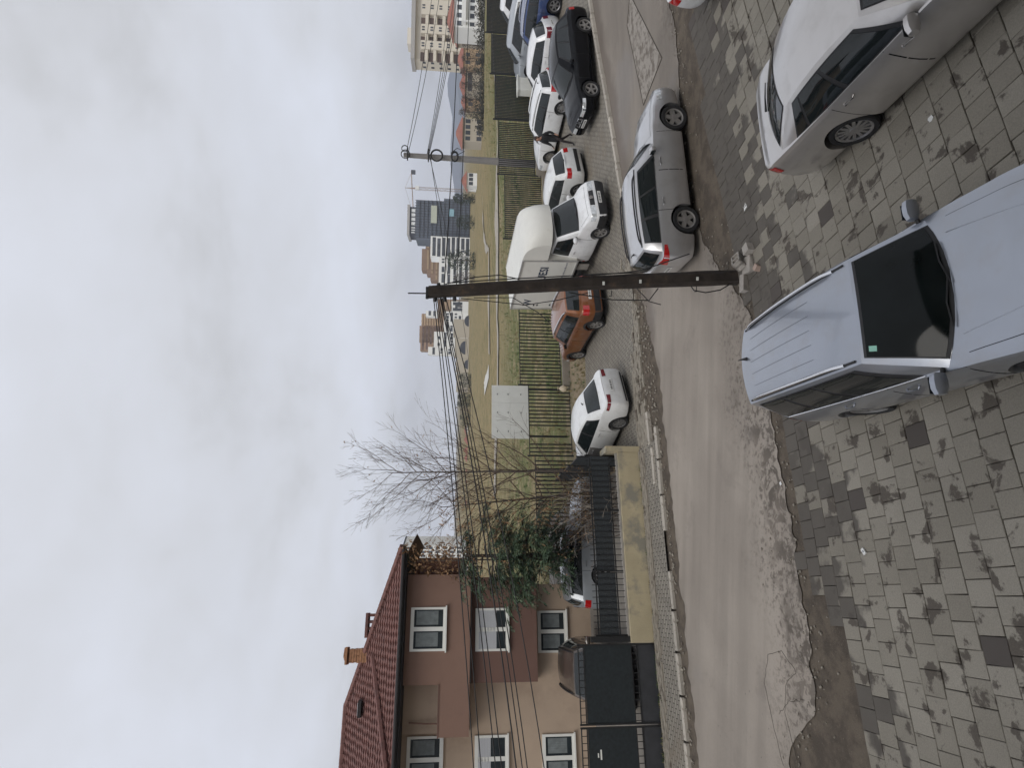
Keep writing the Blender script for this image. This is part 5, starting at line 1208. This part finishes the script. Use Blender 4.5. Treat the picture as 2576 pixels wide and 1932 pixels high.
# ------------------------------------------------------------------ trees and shrubs
BARK = M('grey_bark', (.085, .07, .058), rough=.95, var=.3, scale=6, bump=.5); TWIG = M('brown_twig', (.098, .066, .048), rough=.95, var=.3, scale=4); PALEB = M('pale_bark', (.23, .20, .165), rough=.9, var=.25, scale=5)
LEAFD = M('dark_evergreen', (.048, .078, .046), rough=.6, var=.35, scale=3, spec=.4); LEAFM = M('mid_evergreen', (.088, .128, .07), rough=.6, var=.3, scale=3, spec=.4); LEAFB = M('dry_leaf', (.24, .14, .07), rough=.9, var=.4, scale=4); FARG = M('far_foliage', (.05, .065, .04), rough=.9, var=.35, scale=.3); FARB = M('far_bare_wood', (.12, .10, .085), rough=.95, var=.3, scale=.4)
def grow(b, rnd, p, d, L, r, depth, up, spread, nch, minr=.0035, tips=None, m=0, curve=.12):
    n = max(3, int(L / .22)); pts = [p]; rad = [r]; q = p.copy(); dd = d.normalized()
    for i in range(n):
        dd = (dd + V((rnd.gauss(0, curve), rnd.gauss(0, curve), rnd.gauss(0, curve) + up)) * (.55 if depth else .35)).normalized(); q = q + dd * (L / n); pts.append(q); rad.append(max(minr, r * (1 - .8 * (i + 1) / n)))
    b.tube(pts, rad, 6 if r > .03 else (4 if r > .012 else 3), m, cap=False)
    if tips is not None and depth <= 1: tips.append((pts[-1], dd)); tips.append((pts[n // 2], dd))
    if depth <= 0: return
    for k in range(nch):
        v = .18 + .8 * (k + rnd.random() * .8) / nch; i = min(n, int(v * n)); a = rnd.uniform(0, 6.28); t = V((math.cos(a), math.sin(a), 0)); ax = pts[i] - pts[max(0, i - 1)]; ax = ax.normalized() if ax.length > 1e-6 else dd
        c = (ax * math.cos(spread) + (t - ax * t.dot(ax)).normalized() * math.sin(spread)).normalized(); grow(b, rnd, pts[i], c, L * rnd.uniform(.32, .6) * (1.15 - .55 * v), max(minr, rad[i] * .62), depth - 1, up, spread, max(2, int(nch * .62)), minr, tips, m, curve)
def leafy(b, rnd, c, n, size, rad, m, droop=0.0):
    for _ in range(n):
        p = c + V((rnd.gauss(0, rad), rnd.gauss(0, rad), rnd.gauss(0, rad * .8))); a = V((rnd.gauss(0, 1), rnd.gauss(0, 1), rnd.gauss(0, .7) - droop)).normalized(); w = a.orthogonal().normalized(); w = Matrix.Rotation(rnd.uniform(0, 6.28), 3, a) @ w; s_ = size * rnd.uniform(.6, 1.3); nn = a.cross(w)
        b.add([p, p + a * s_ * .5 + w * s_ * .24 + nn * s_ * .05, p + a * s_, p + a * s_ * .5 - w * s_ * .24 + nn * s_ * .05], [(0, 1, 2, 3)], m)
def gpt(x, y): return V((x, y, gz(x, y)))
# tall bare tree with a straight stem, and a second spreading one, in the corner of the yard
for k, (x, y, h, dv, seed, lb, sp_, upv, nch) in enumerate(((-2.95, 20.5, 7.25, V((-.02, 0, 1)), 11, 'tall bare tree with upright whippy branches rising above the cables', .78, .085, 17), (-3.75, 20.9, 5.6, V((-.10, 0, 1)), 23, 'shorter spreading bare tree, left of the tall one', 1.0, .07, 15))):
    r_ = random.Random(seed); t = thing('bare_tree', lb, 'tree', gpt(x, y)); b = MB(); tips = []
    g0 = V((0, 0, -.1)); n = 14; pts = [g0 + dv * h * 1.08 * i / n + V((.05 * nz(i * .7, k), .05 * nz(i * .7, k + 4), 0)) for i in range(n + 1)]; b.tube(pts, [.058 * (1 - .86 * i / n) + .004 for i in range(n + 1)], 8); b.build('trunk', BARK, t, smooth=50)
    b = MB()
    for j in range(nch + 9):
        v = (.34 if k == 0 else .24) + (.64 if k == 0 else .74) * j / (nch + 8); i = v * n; i0 = int(i); p = pts[i0].lerp(pts[min(n, i0 + 1)], i - i0); a = j * 2.4 + r_.uniform(-.5, .5); out_ = V((math.cos(a), math.sin(a) * .8, 0)); d = (out_ * math.sin(sp_) + V((0, 0, 1)) * math.cos(sp_)); grow(b, r_, p, d, h * (.53 - .25 * v) * (1.15 if k else 1) * r_.uniform(.8, 1.15), .022 * (1 - .7 * v) + .005, 2, upv, .55, 8, .0032, tips, curve=.16)
    b.build('branches', TWIG, t); b = MB()
    for p, d in r_.sample(tips, min(len(tips), 70)): leafy(b, r_, p, 2, .085, .03, 0, .6)
    stuff(b.build('dry_leaves', LEAFB, t))
# drooping broad-leaved evergreen in front of the house corner
r_ = random.Random(31); t = thing('evergreen_tree', 'dense dark evergreen tree with drooping leaves and dry brown tufts beside the house', 'tree', gpt(-6.0, 20.6) + V((0, 0, .45))); b = MB(); tips = []
b.tube([(0, 0, -.1), (.05, 0, 1.5), (0, .05, 3), (.05, 0, 4.6)], [.13, .11, .08, .04], 8)
for j in range(26):
    v = j / 25; a = j * 2.4; grow(b, r_, V((0, 0, 1.2 + 3.4 * v)), V((math.cos(a), math.sin(a), .35 - .3 * v)), (1.9 - .7 * v) * r_.uniform(.8, 1.1), .035, 1, -.02, .7, 5, .006, tips)
b.build('trunk', BARK, t); b = MB()
def spray(c, d, L, m, size):
    """A drooping shoot with narrow leaves on both sides."""
    n = max(5, int(L / .045)); q = c.copy(); dd = d.normalized()
    for k in range(n):
        dd = (dd + V((0, 0, -.09))).normalized(); q = q + dd * (L / n); sdv = dd.cross(V((0, 0, 1)))
        sdv = sdv.normalized() if sdv.length > .05 else V((1, 0, 0))
        for sg in (-1, 1):
            a = (dd * .55 + sdv * sg * .8 + V((0, 0, r_.uniform(-.45, .15)))).normalized(); w = a.cross(V((r_.gauss(0, .4), r_.gauss(0, .4), 1))).normalized(); z_ = size * r_.uniform(.6, 1.25)
            b.add([q, q + a * z_ * .45 + w * z_ * .17, q + a * z_, q + a * z_ * .45 - w * z_ * .17], [(0, 1, 2, 3)], m)
def inside(p): return p.x > -1.9 + .25 * nz(p.z * 1.7) and nz(p.x * .9 + 3, p.y * .9, p.z * .9) > -.22
for p, d in tips:
    if not inside(p): continue
    for _ in range(6): spray(p, V((d.x + r_.gauss(0, .5), d.y + r_.gauss(0, .5), .2)), r_.uniform(.3, .6), 0 if r_.random() < .6 else 1, .10)
    if r_.random() < .30 and p.x > -.7 and p.z > 2: spray(p + V((.1, -.2, 0)), V((r_.gauss(0, .4), -.3, -.5)), .3, 2, .10)
for k in range(1050):
    a = r_.uniform(0, 6.28); z = r_.uniform(1.0, 4.7); rr_ = r_.uniform(.2, 1.35) * (1 - .5 * abs(z - 2.6) / 2.6); p = V((math.cos(a) * rr_, math.sin(a) * rr_, z))
    if inside(p): spray(p, V((math.cos(a), math.sin(a), .1)), r_.uniform(.25, .55), 0 if r_.random() < .62 else 1, .13)
for k in range(190):
    p = V((r_.uniform(-.3, 2.0), r_.uniform(-1.0, .2), r_.uniform(1.6, 5.6))); spray(p, V((r_.gauss(0, .5), -.3, -.6)), r_.uniform(.15, .35), 2, .09)
b.build('crown', [LEAFD, LEAFM, LEAFB], t)
# rusty climber on the roof end
r_ = random.Random(5); x, y = XY(1.35, 22.6); t = thing('dry_climber', 'rust brown dry climbing plant hanging over the roof end of the house', 'plant', (x, y, 5.2)); b = MB()
for k in range(70): leafy(b, r_, V((r_.gauss(.1, .3), r_.gauss(0, .25), r_.uniform(-.3, 2.4))), 9, .13, .12, 0, .5)
b.build('leaves', LEAFB, t); b = MB(); b.tube([(0, 0, -5), (.05, 0, -2), (0, 0, 2)], [.03, .03, .015], 5); b.build('stem', BARK, t)
# brown thicket behind the screened fence, and pale arching shrub
r_ = random.Random(41); t = thing('thicket', 'tangled brown thicket behind the screened fence, under the tall bare tree', 'shrub', gpt(-4.2, 19.9)); b = MB(); tips = []
for j in range(46): a = r_.uniform(0, 6.28); q = V((r_.gauss(0, .6), r_.gauss(0, .4), -.1)); grow(b, r_, q, V((math.cos(a) * .4, math.sin(a) * .3, 1)), r_.uniform(1.4, 2.6), .014, 2, .02, .6, 5, .0035, tips)
b.build('stems', TWIG, t); b = MB()
for p, d in r_.sample(tips, min(len(tips), 520)): leafy(b, r_, p, 3, .075, .06, 0 if r_.random() < .55 else 1, .4)
b.build('leaves', [M('olive_dry_leaf', (.13, .105, .05), rough=.9, var=.35, scale=4), LEAFB], t)
r_ = random.Random(47); t = thing('pale_shrub', 'pale arching bare shrub leaning over the dark screened fence', 'shrub', gpt(-3.6, 18.9)); b = MB()
for j in range(15): a = r_.uniform(0, 6.28); grow(b, r_, V((r_.gauss(0, .35), r_.gauss(0, .2), 0)), V((math.cos(a) * .9, -.2, 1)), r_.uniform(1.6, 2.7), .022, 2, -.05, .75, 4, .005, None, curve=.25)
b.build('stems', PALEB, t)
# weeds and tufts on the bank under the fence
r_ = random.Random(51); GRN = M('weed_green', (.06, .10, .025), rough=.8, var=.35, scale=6); DRY = M('dry_grass', (.22, .18, .085), rough=.9, var=.3, scale=5); b = MB()
def tuft(p, n, h, m):
    for _ in range(n): a = r_.uniform(0, 6.28); d = V((math.cos(a), math.sin(a), 0)); w = V((-d.y, d.x, 0)) * .012; q = p + d * r_.uniform(0, .06); tt = q + d * h * r_.uniform(.2, .7) + V((0, 0, h * r_.uniform(.5, 1))); b.add([q - w, q + w, tt], [(0, 1, 2)], m)
for k in range(900): s_ = r_.uniform(3.5, 36); t_ = 22.7 + abs(r_.gauss(0, 1.3)); tuft(ST(s_, min(t_, 25.2), -.03), 7, r_.uniform(.06, .22), 0 if nz(s_ * .8, t_) > .12 else 1)
for k in range(150): s_ = 10.9 + r_.gauss(0, .35); tuft(ST(s_, 23.2 + r_.gauss(0, .35), -.03), 9, r_.uniform(.12, .3), 0)
for k in range(6500): s_ = r_.uniform(-2, 60); t_ = 25.6 + abs(r_.gauss(0, 14)); x, y = XY(s_, t_); kk = sstep(27, 50, t_); tuft(V((x, y, gz(x, y) - .06 + kk * (.5 * nz(x * .03, y * .03) + .10 * nz(x * .25, y * .25)))), 6, r_.uniform(.12, .42), 1 if nz(s_ * .3, t_ * .3) > -.15 else 0)
for k in range(260): s_ = r_.uniform(-5, 4.2); tuft(ST(s_, 17.5 + r_.gauss(0, .05), .04), 5, r_.uniform(.03, .1), r_.randrange(2))
tag(b.build('grass_tufts', [GRN, DRY]), 'dry and green grass tufts along the fence bank and field', 'grass', kind='stuff')
# far trees
def far_tree(label, px, py, top, d, wpx, bare=False, group=None, seed=0):
    rr = random.Random(seed); p = at(px, py, d); z0 = min(gz(p.x, p.y), p.z); ht = at(top, py, d).z - z0; hw_ = wpx / 2 * d / F_PX; t = thing('far_tree', label, 'tree', (p.x, p.y, z0), 0, group); b = MB(); b.tube([(0, 0, -.3), (0, 0, ht * .75)], [ht * .03, ht * .012], 5); b.build('trunk', FARB, t); b = MB()
    for k in range(330):
        a = rr.uniform(0, 6.28); v = rr.random(); z = ht * (.02 + .98 * v); w = hw_ * math.sqrt(max(.02, 1 - (2 * v - .85) ** 2 / 1.5)) * math.sqrt(rr.random()); leafy(b, rr, V((math.cos(a) * w, math.sin(a) * w * .7, z)), 7 if not bare else 4, ht * .05, ht * .03, 0)
    b.build('crown', FARB if bare else FARG, t)
far_tree('dark evergreen at the right foot of the netted high-rise', 1180, 500, 1140, 200, 30, seed=1); far_tree('broad dark tree in front of the white terrace', 1180, 655, 1126, 180, 60, seed=2); far_tree('small dark tree left of the broad one', 1180, 700, 1143, 185, 34, True, seed=3)
far_tree('dark tree under the green banner of the netted tower', 1180, 560, 1148, 200, 40, seed=4)
OR_ = ['first', 'second', 'third', 'fourth', 'fifth', 'sixth', 'seventh', 'eighth', 'ninth', 'tenth', 'eleventh', 'twelfth']
rr = random.Random(6)
for k in range(8): far_tree(OR_[k] + ' dark tree from the right in the tree line beside the bare tree', 1184, 948 + k * 17, 1150 + rr.uniform(-3, 8) + k * .8, 200, 22, k % 3 == 2, 'tree line left of the second cluster', seed=20 + k)
for k in range(9): far_tree(OR_[k] + ' brown bare tree from the right edge in the row before the cream block', 1188, 10 + k * 34, 1158 + rr.uniform(-4, 8), 140, 34, True, 'bare trees before the cream block', seed=40 + k)
# ------------------------------------------------------------------ small things
def rubble_block(name, label, s_, t, d, rz, tilt, mat, mesh=None):
    b = mesh or MB()
    if mesh is None:
        b.box((0, 0, 0), d); rr = random.Random(hash(label) % 999); b.v = [(v[0] * rr.uniform(.8, 1.05), v[1] * rr.uniform(.8, 1.05), v[2] * rr.uniform(.85, 1.05)) for v in b.v]
    o = b.build(name, mat, None, None, ST(s_, t, d[2] * .5)); o.rotation_euler = (tilt, tilt * .6, rz); return tag(o, label, 'rubble', 'broken blocks at the foot of the wooden pole')
BLK = M('broken_block', (.34, .315, .285), rough=.95, var=.18, scale=6, bump=.6, bscale=20)
hb = MB(); 
for x in (-.19, -.01, .17): hb.bx(x - .02, x + .02, -.10, .10, -.1, .1)
hb.bx(-.21, .19, -.10, -.07, -.1, .1); hb.bx(-.21, .19, .07, .10, -.1, .1); hb.bx(-.21, .19, -.1, .1, -.02, .02)
rubble_block('hollow_block', 'broken hollow concrete block leaning against the wooden pole', 6.42, 10.05, (.4, .2, .3), .9, .5, BLK, hb)
rubble_block('stone', 'long pale stone lying left of the pole foot', 5.98, 10.15, (.42, .14, .13), .3, .2, BLK); rubble_block('stone', 'square pale stone lying right of the pole foot', 6.50, 9.72, (.22, .2, .16), .5, .05, BLK)
rubble_block('stone', 'small pinkish stone in front of the pole foot', 6.02, 9.62, (.15, .12, .1), 1.1, .15, M('pink_stone', (.40, .30, .25), rough=.9)); rubble_block('stone', 'flat grey stone under the hollow block', 6.25, 9.9, (.36, .3, .1), .1, .05, BLK)
# brown log end at the upper lot edge
lg = thing('timber_post', 'short brown timber post lying at the right edge of the paved lot', 'timber', gpt(8.95, 13.5)); b = MB(); b.tube([(0, 0, .08), (.7, .25, .12)], [.10, .11], 10); b.build('timber', M('raw_timber', (.22, .12, .06), rough=.9, var=.3, scale=5), lg); b = MB(); b.tube([(.69, .246, .12), (.705, .252, .12)], [.112, .112], 10); b.build('sawn_end', RUST, lg)
# litter
PAPER = M('paper_white', (.72, .72, .70), rough=.8, var=.05)
x, y = XY(.59, 8.22); lt = thing('cigarette_pack', 'small white crumpled pack lying on the pavers', 'litter', (x, y, .022), .9); b = MB(); b.bx(-.045, .045, -.028, .028, 0, .02); b.build('box', PAPER, lt); b = MB(); b.bx(-.012, .012, -.01, .01, .02, .0215); b.build('print', INK, lt)
for s_, t, lb, sz in ((5.55, 5.3, 'white scrap of paper beside the grey silver saloon', .035), (7.41, 9.6, 'pale litter scraps at the dark edge of the pavers', .06), (1.9, 10.1, 'small white scrap in the gutter below the estate car', .03)):
    b = MB(); b.grid(lambda i, j: V(((i - .5) * 2 * sz, (j - .5) * 2 * sz, .012 + .018 * nz(i * 4 + s_, j * 4))), 4, 4); tag(b.build('paper_scrap', PAPER, None, 40, ST(s_, t, .012), .6), lb, 'litter')
b = MB(); b.lathe([(0, -.22), (.10, -.18), (.15, -.05), (.09, .08), (.03, .14), (.07, .2), (0, .2)], 9, 0); b.v = [(v[0] * (1 + .4 * nz(v[2] * 9, v[0] * 9)), v[1] * .7, v[2]) for v in b.v]
x, y = XY(9.0, 25.2); tag(b.build('plastic_bag', M('bag_cream', (.58, .50, .38), rough=.6), None, 40, (x, y, 1.05)), 'cream plastic bag caught on the field fence', 'bag')
# person in dark clothes walking past the parked cars
def skin_body(name, nodes, edges, mat, parent, sub=2):
    """nodes: id -> (co, radius). One continuous surface grown on a skeleton."""
    ids = list(nodes); me = bpy.data.meshes.new(name); me.from_pydata([nodes[i][0] for i in ids], [(ids.index(a), ids.index(b_)) for a, b_ in edges], [])
    o = bpy.data.objects.new(name, me); COL.objects.link(o); sk = o.modifiers.new('s', 'SKIN'); sb = o.modifiers.new('b', 'SUBSURF'); sb.levels = sb.render_levels = sub
    for i, k in enumerate(ids): r = nodes[k][1]; r = r if isinstance(r, tuple) else (r, r); me.skin_vertices[0].data[i].radius = r; me.skin_vertices[0].data[i].use_root = (k == 'pel')
    dg = bpy.context.evaluated_depsgraph_get(); m2 = bpy.data.meshes.new_from_object(o.evaluated_get(dg)); bpy.data.objects.remove(o); m2.materials.clear()
    for mm in (mat if isinstance(mat, list) else [mat]): m2.materials.append(mm)
    m2.polygons.foreach_set('use_smooth', [True] * len(m2.polygons)); return obj(name, m2, parent)
COAT = M('dark_coat', (.012, .012, .014), rough=.85, var=.3, scale=8); SKINM = M('skin', (.36, .20, .14), rough=.6, var=.08); HAIR = M('dark_hair', (.03, .018, .012), rough=.6, var=.3, scale=20); TROUS = M('dark_trousers', (.022, .016, .016), rough=.85, var=.2)
pr = thing('person', 'person in dark coat walking left past the white estate car', 'person', gpt(10.75, 25.7), R(200))
nd = dict(pel=((0, 0, .93), (.15, .11)), sp=((.01, 0, 1.12), (.145, .10)), ch=((.03, 0, 1.32), (.17, .115)), nk=((.07, 0, 1.47), .052), hd0=((.10, 0, 1.55), (.075, .08)), hd=((.115, 0, 1.64), (.08, .09)), hd2=((.11, 0, 1.70), (.06, .065)),
  hl=((.02, .09, .88), .085), kl=((.24, .10, .50), .058), al=((.30, .10, .09), .04), tl=((.43, .11, .04), .034), hr=((-.01, -.09, .88), .085), kr=((-.10, -.10, .48), .058), ar=((-.36, -.10, .16), .04), tr=((-.30, -.11, .05), .032),
  sl=((.02, .19, 1.38), .062), el=((-.10, .25, 1.13), .045), wl=((.0, .25, .90), .03), sr=((.04, -.19, 1.38), .062), er=((.08, -.25, 1.13), .045), wr=((.24, -.22, .94), .03))
ed = [('pel', 'sp'), ('sp', 'ch'), ('ch', 'nk'), ('nk', 'hd0'), ('hd0', 'hd'), ('hd', 'hd2'), ('pel', 'hl'), ('hl', 'kl'), ('kl', 'al'), ('al', 'tl'), ('pel', 'hr'), ('hr', 'kr'), ('kr', 'ar'), ('ar', 'tr'), ('ch', 'sl'), ('sl', 'el'), ('el', 'wl'), ('ch', 'sr'), ('sr', 'er'), ('er', 'wr')]
for s_, w in (('l', (.0, .25, .90)), ('r', (.24, -.22, .94))):
    w = V(w); dirh = V((.03, 0, -.08)) if s_ == 'l' else V((.07, 0, -.04)); nd['p' + s_] = (tuple(w + dirh * .8), .032); ed.append(('w' + s_, 'p' + s_))
    for k in range(4): o_ = V((0, (k - 1.5) * .019, 0)); nd[f'f{s_}{k}a'] = (tuple(w + dirh * 1.5 + o_), .009); nd[f'f{s_}{k}b'] = (tuple(w + dirh * (2.0 - .1 * abs(k - 1.2)) + o_ + V((.012, 0, -.004))), .008); ed += [('p' + s_, f'f{s_}{k}a'), (f'f{s_}{k}a', f'f{s_}{k}b')]
    nd[f't{s_}a'] = (tuple(w + dirh * .9 + V((.035, .012, 0))), .010); nd[f't{s_}b'] = (tuple(w + dirh * 1.4 + V((.045, .01, 0))), .009); ed += [('p' + s_, f't{s_}a'), (f't{s_}a', f't{s_}b')]
bd_ = skin_body('body', nd, ed, [TROUS, SKINM, COAT, RUBBER], pr, 2)
for pl in bd_.data.polygons: c = pl.center; pl.material_index = 1 if c.z > 1.47 or (abs(c.y) > .2 and c.z < .93) else (2 if c.z > .85 else (3 if c.z < .12 else 0))
nd2 = dict(pel=((0, 0, .93), (.185, .15)), sk=((.0, 0, .72), (.20, .17)), sp=((.01, 0, 1.12), (.18, .14)), ch=((.03, 0, 1.32), (.20, .15)), nk=((.05, 0, 1.43), .085), sl=((.02, .19, 1.37), .085), el=((-.10, .25, 1.13), .065), wl=((-.02, .25, .95), .05), sr=((.04, -.19, 1.37), .085), er=((.08, -.25, 1.13), .065), wr=((.2, -.225, .97), .05))
skin_body('coat', nd2, [('pel', 'sk'), ('pel', 'sp'), ('sp', 'ch'), ('ch', 'nk'), ('ch', 'sl'), ('sl', 'el'), ('el', 'wl'), ('ch', 'sr'), ('sr', 'er'), ('er', 'wr')], COAT, pr, 2)
b = MB(); b.lathe([(.085, -.10), (.10, -.02), (.10, .05), (.075, .105), (0, .125)], 12, 0, 'z', (.085, 0, 1.66)); b.v = [(v[0] - .012 - (.02 if v[2] < 1.66 and v[0] > .1 else 0), v[1], v[2]) for v in b.v]; b.build('hair', HAIR, pr, smooth=60)
b = MB(); b.tube([(.185, 0, 1.66), (.215, 0, 1.635), (.19, 0, 1.625)], [.008, .014, .012], 5); b.build('nose', SKINM, pr)
for y_ in (-.032, .032): b = MB(); b.tube([(.186, y_, 1.672), (.194, y_, 1.672)], .009, 6); b.build('eye', DARKV, pr)
b = MB(); b.tube([(.188, -.022, 1.598), (.194, 0, 1.598), (.188, .022, 1.598)], .006, 5); b.build('mouth', M('lips', (.25, .10, .08), rough=.6), pr)
for y_ in (-.09, .09): b = MB(); b.tube([(.10, y_, 1.62), (.095, y_ * 1.1, 1.65), (.10, y_, 1.675)], .014, 5); b.build('ear', SKINM, pr)
# ------------------------------------------------------------------ the air: one even box of thin haze around everything
hz = bpy.data.materials.new('haze'); hz.use_nodes = True; n_ = hz.node_tree.nodes; n_.clear(); ho = n_.new('ShaderNodeOutputMaterial'); hv = n_.new('ShaderNodeVolumePrincipled')
hv.inputs['Color'].default_value = (.80, .86, 1, 1); hv.inputs['Density'].default_value = .00032; hv.inputs['Anisotropy'].default_value = .1; hz.node_tree.links.new(hv.outputs[0], ho.inputs['Volume'])
b = MB(); b.bx(-4200, 4200, -300, 3000, -25, 240); h_ = b.build('haze', hz); stuff(h_)
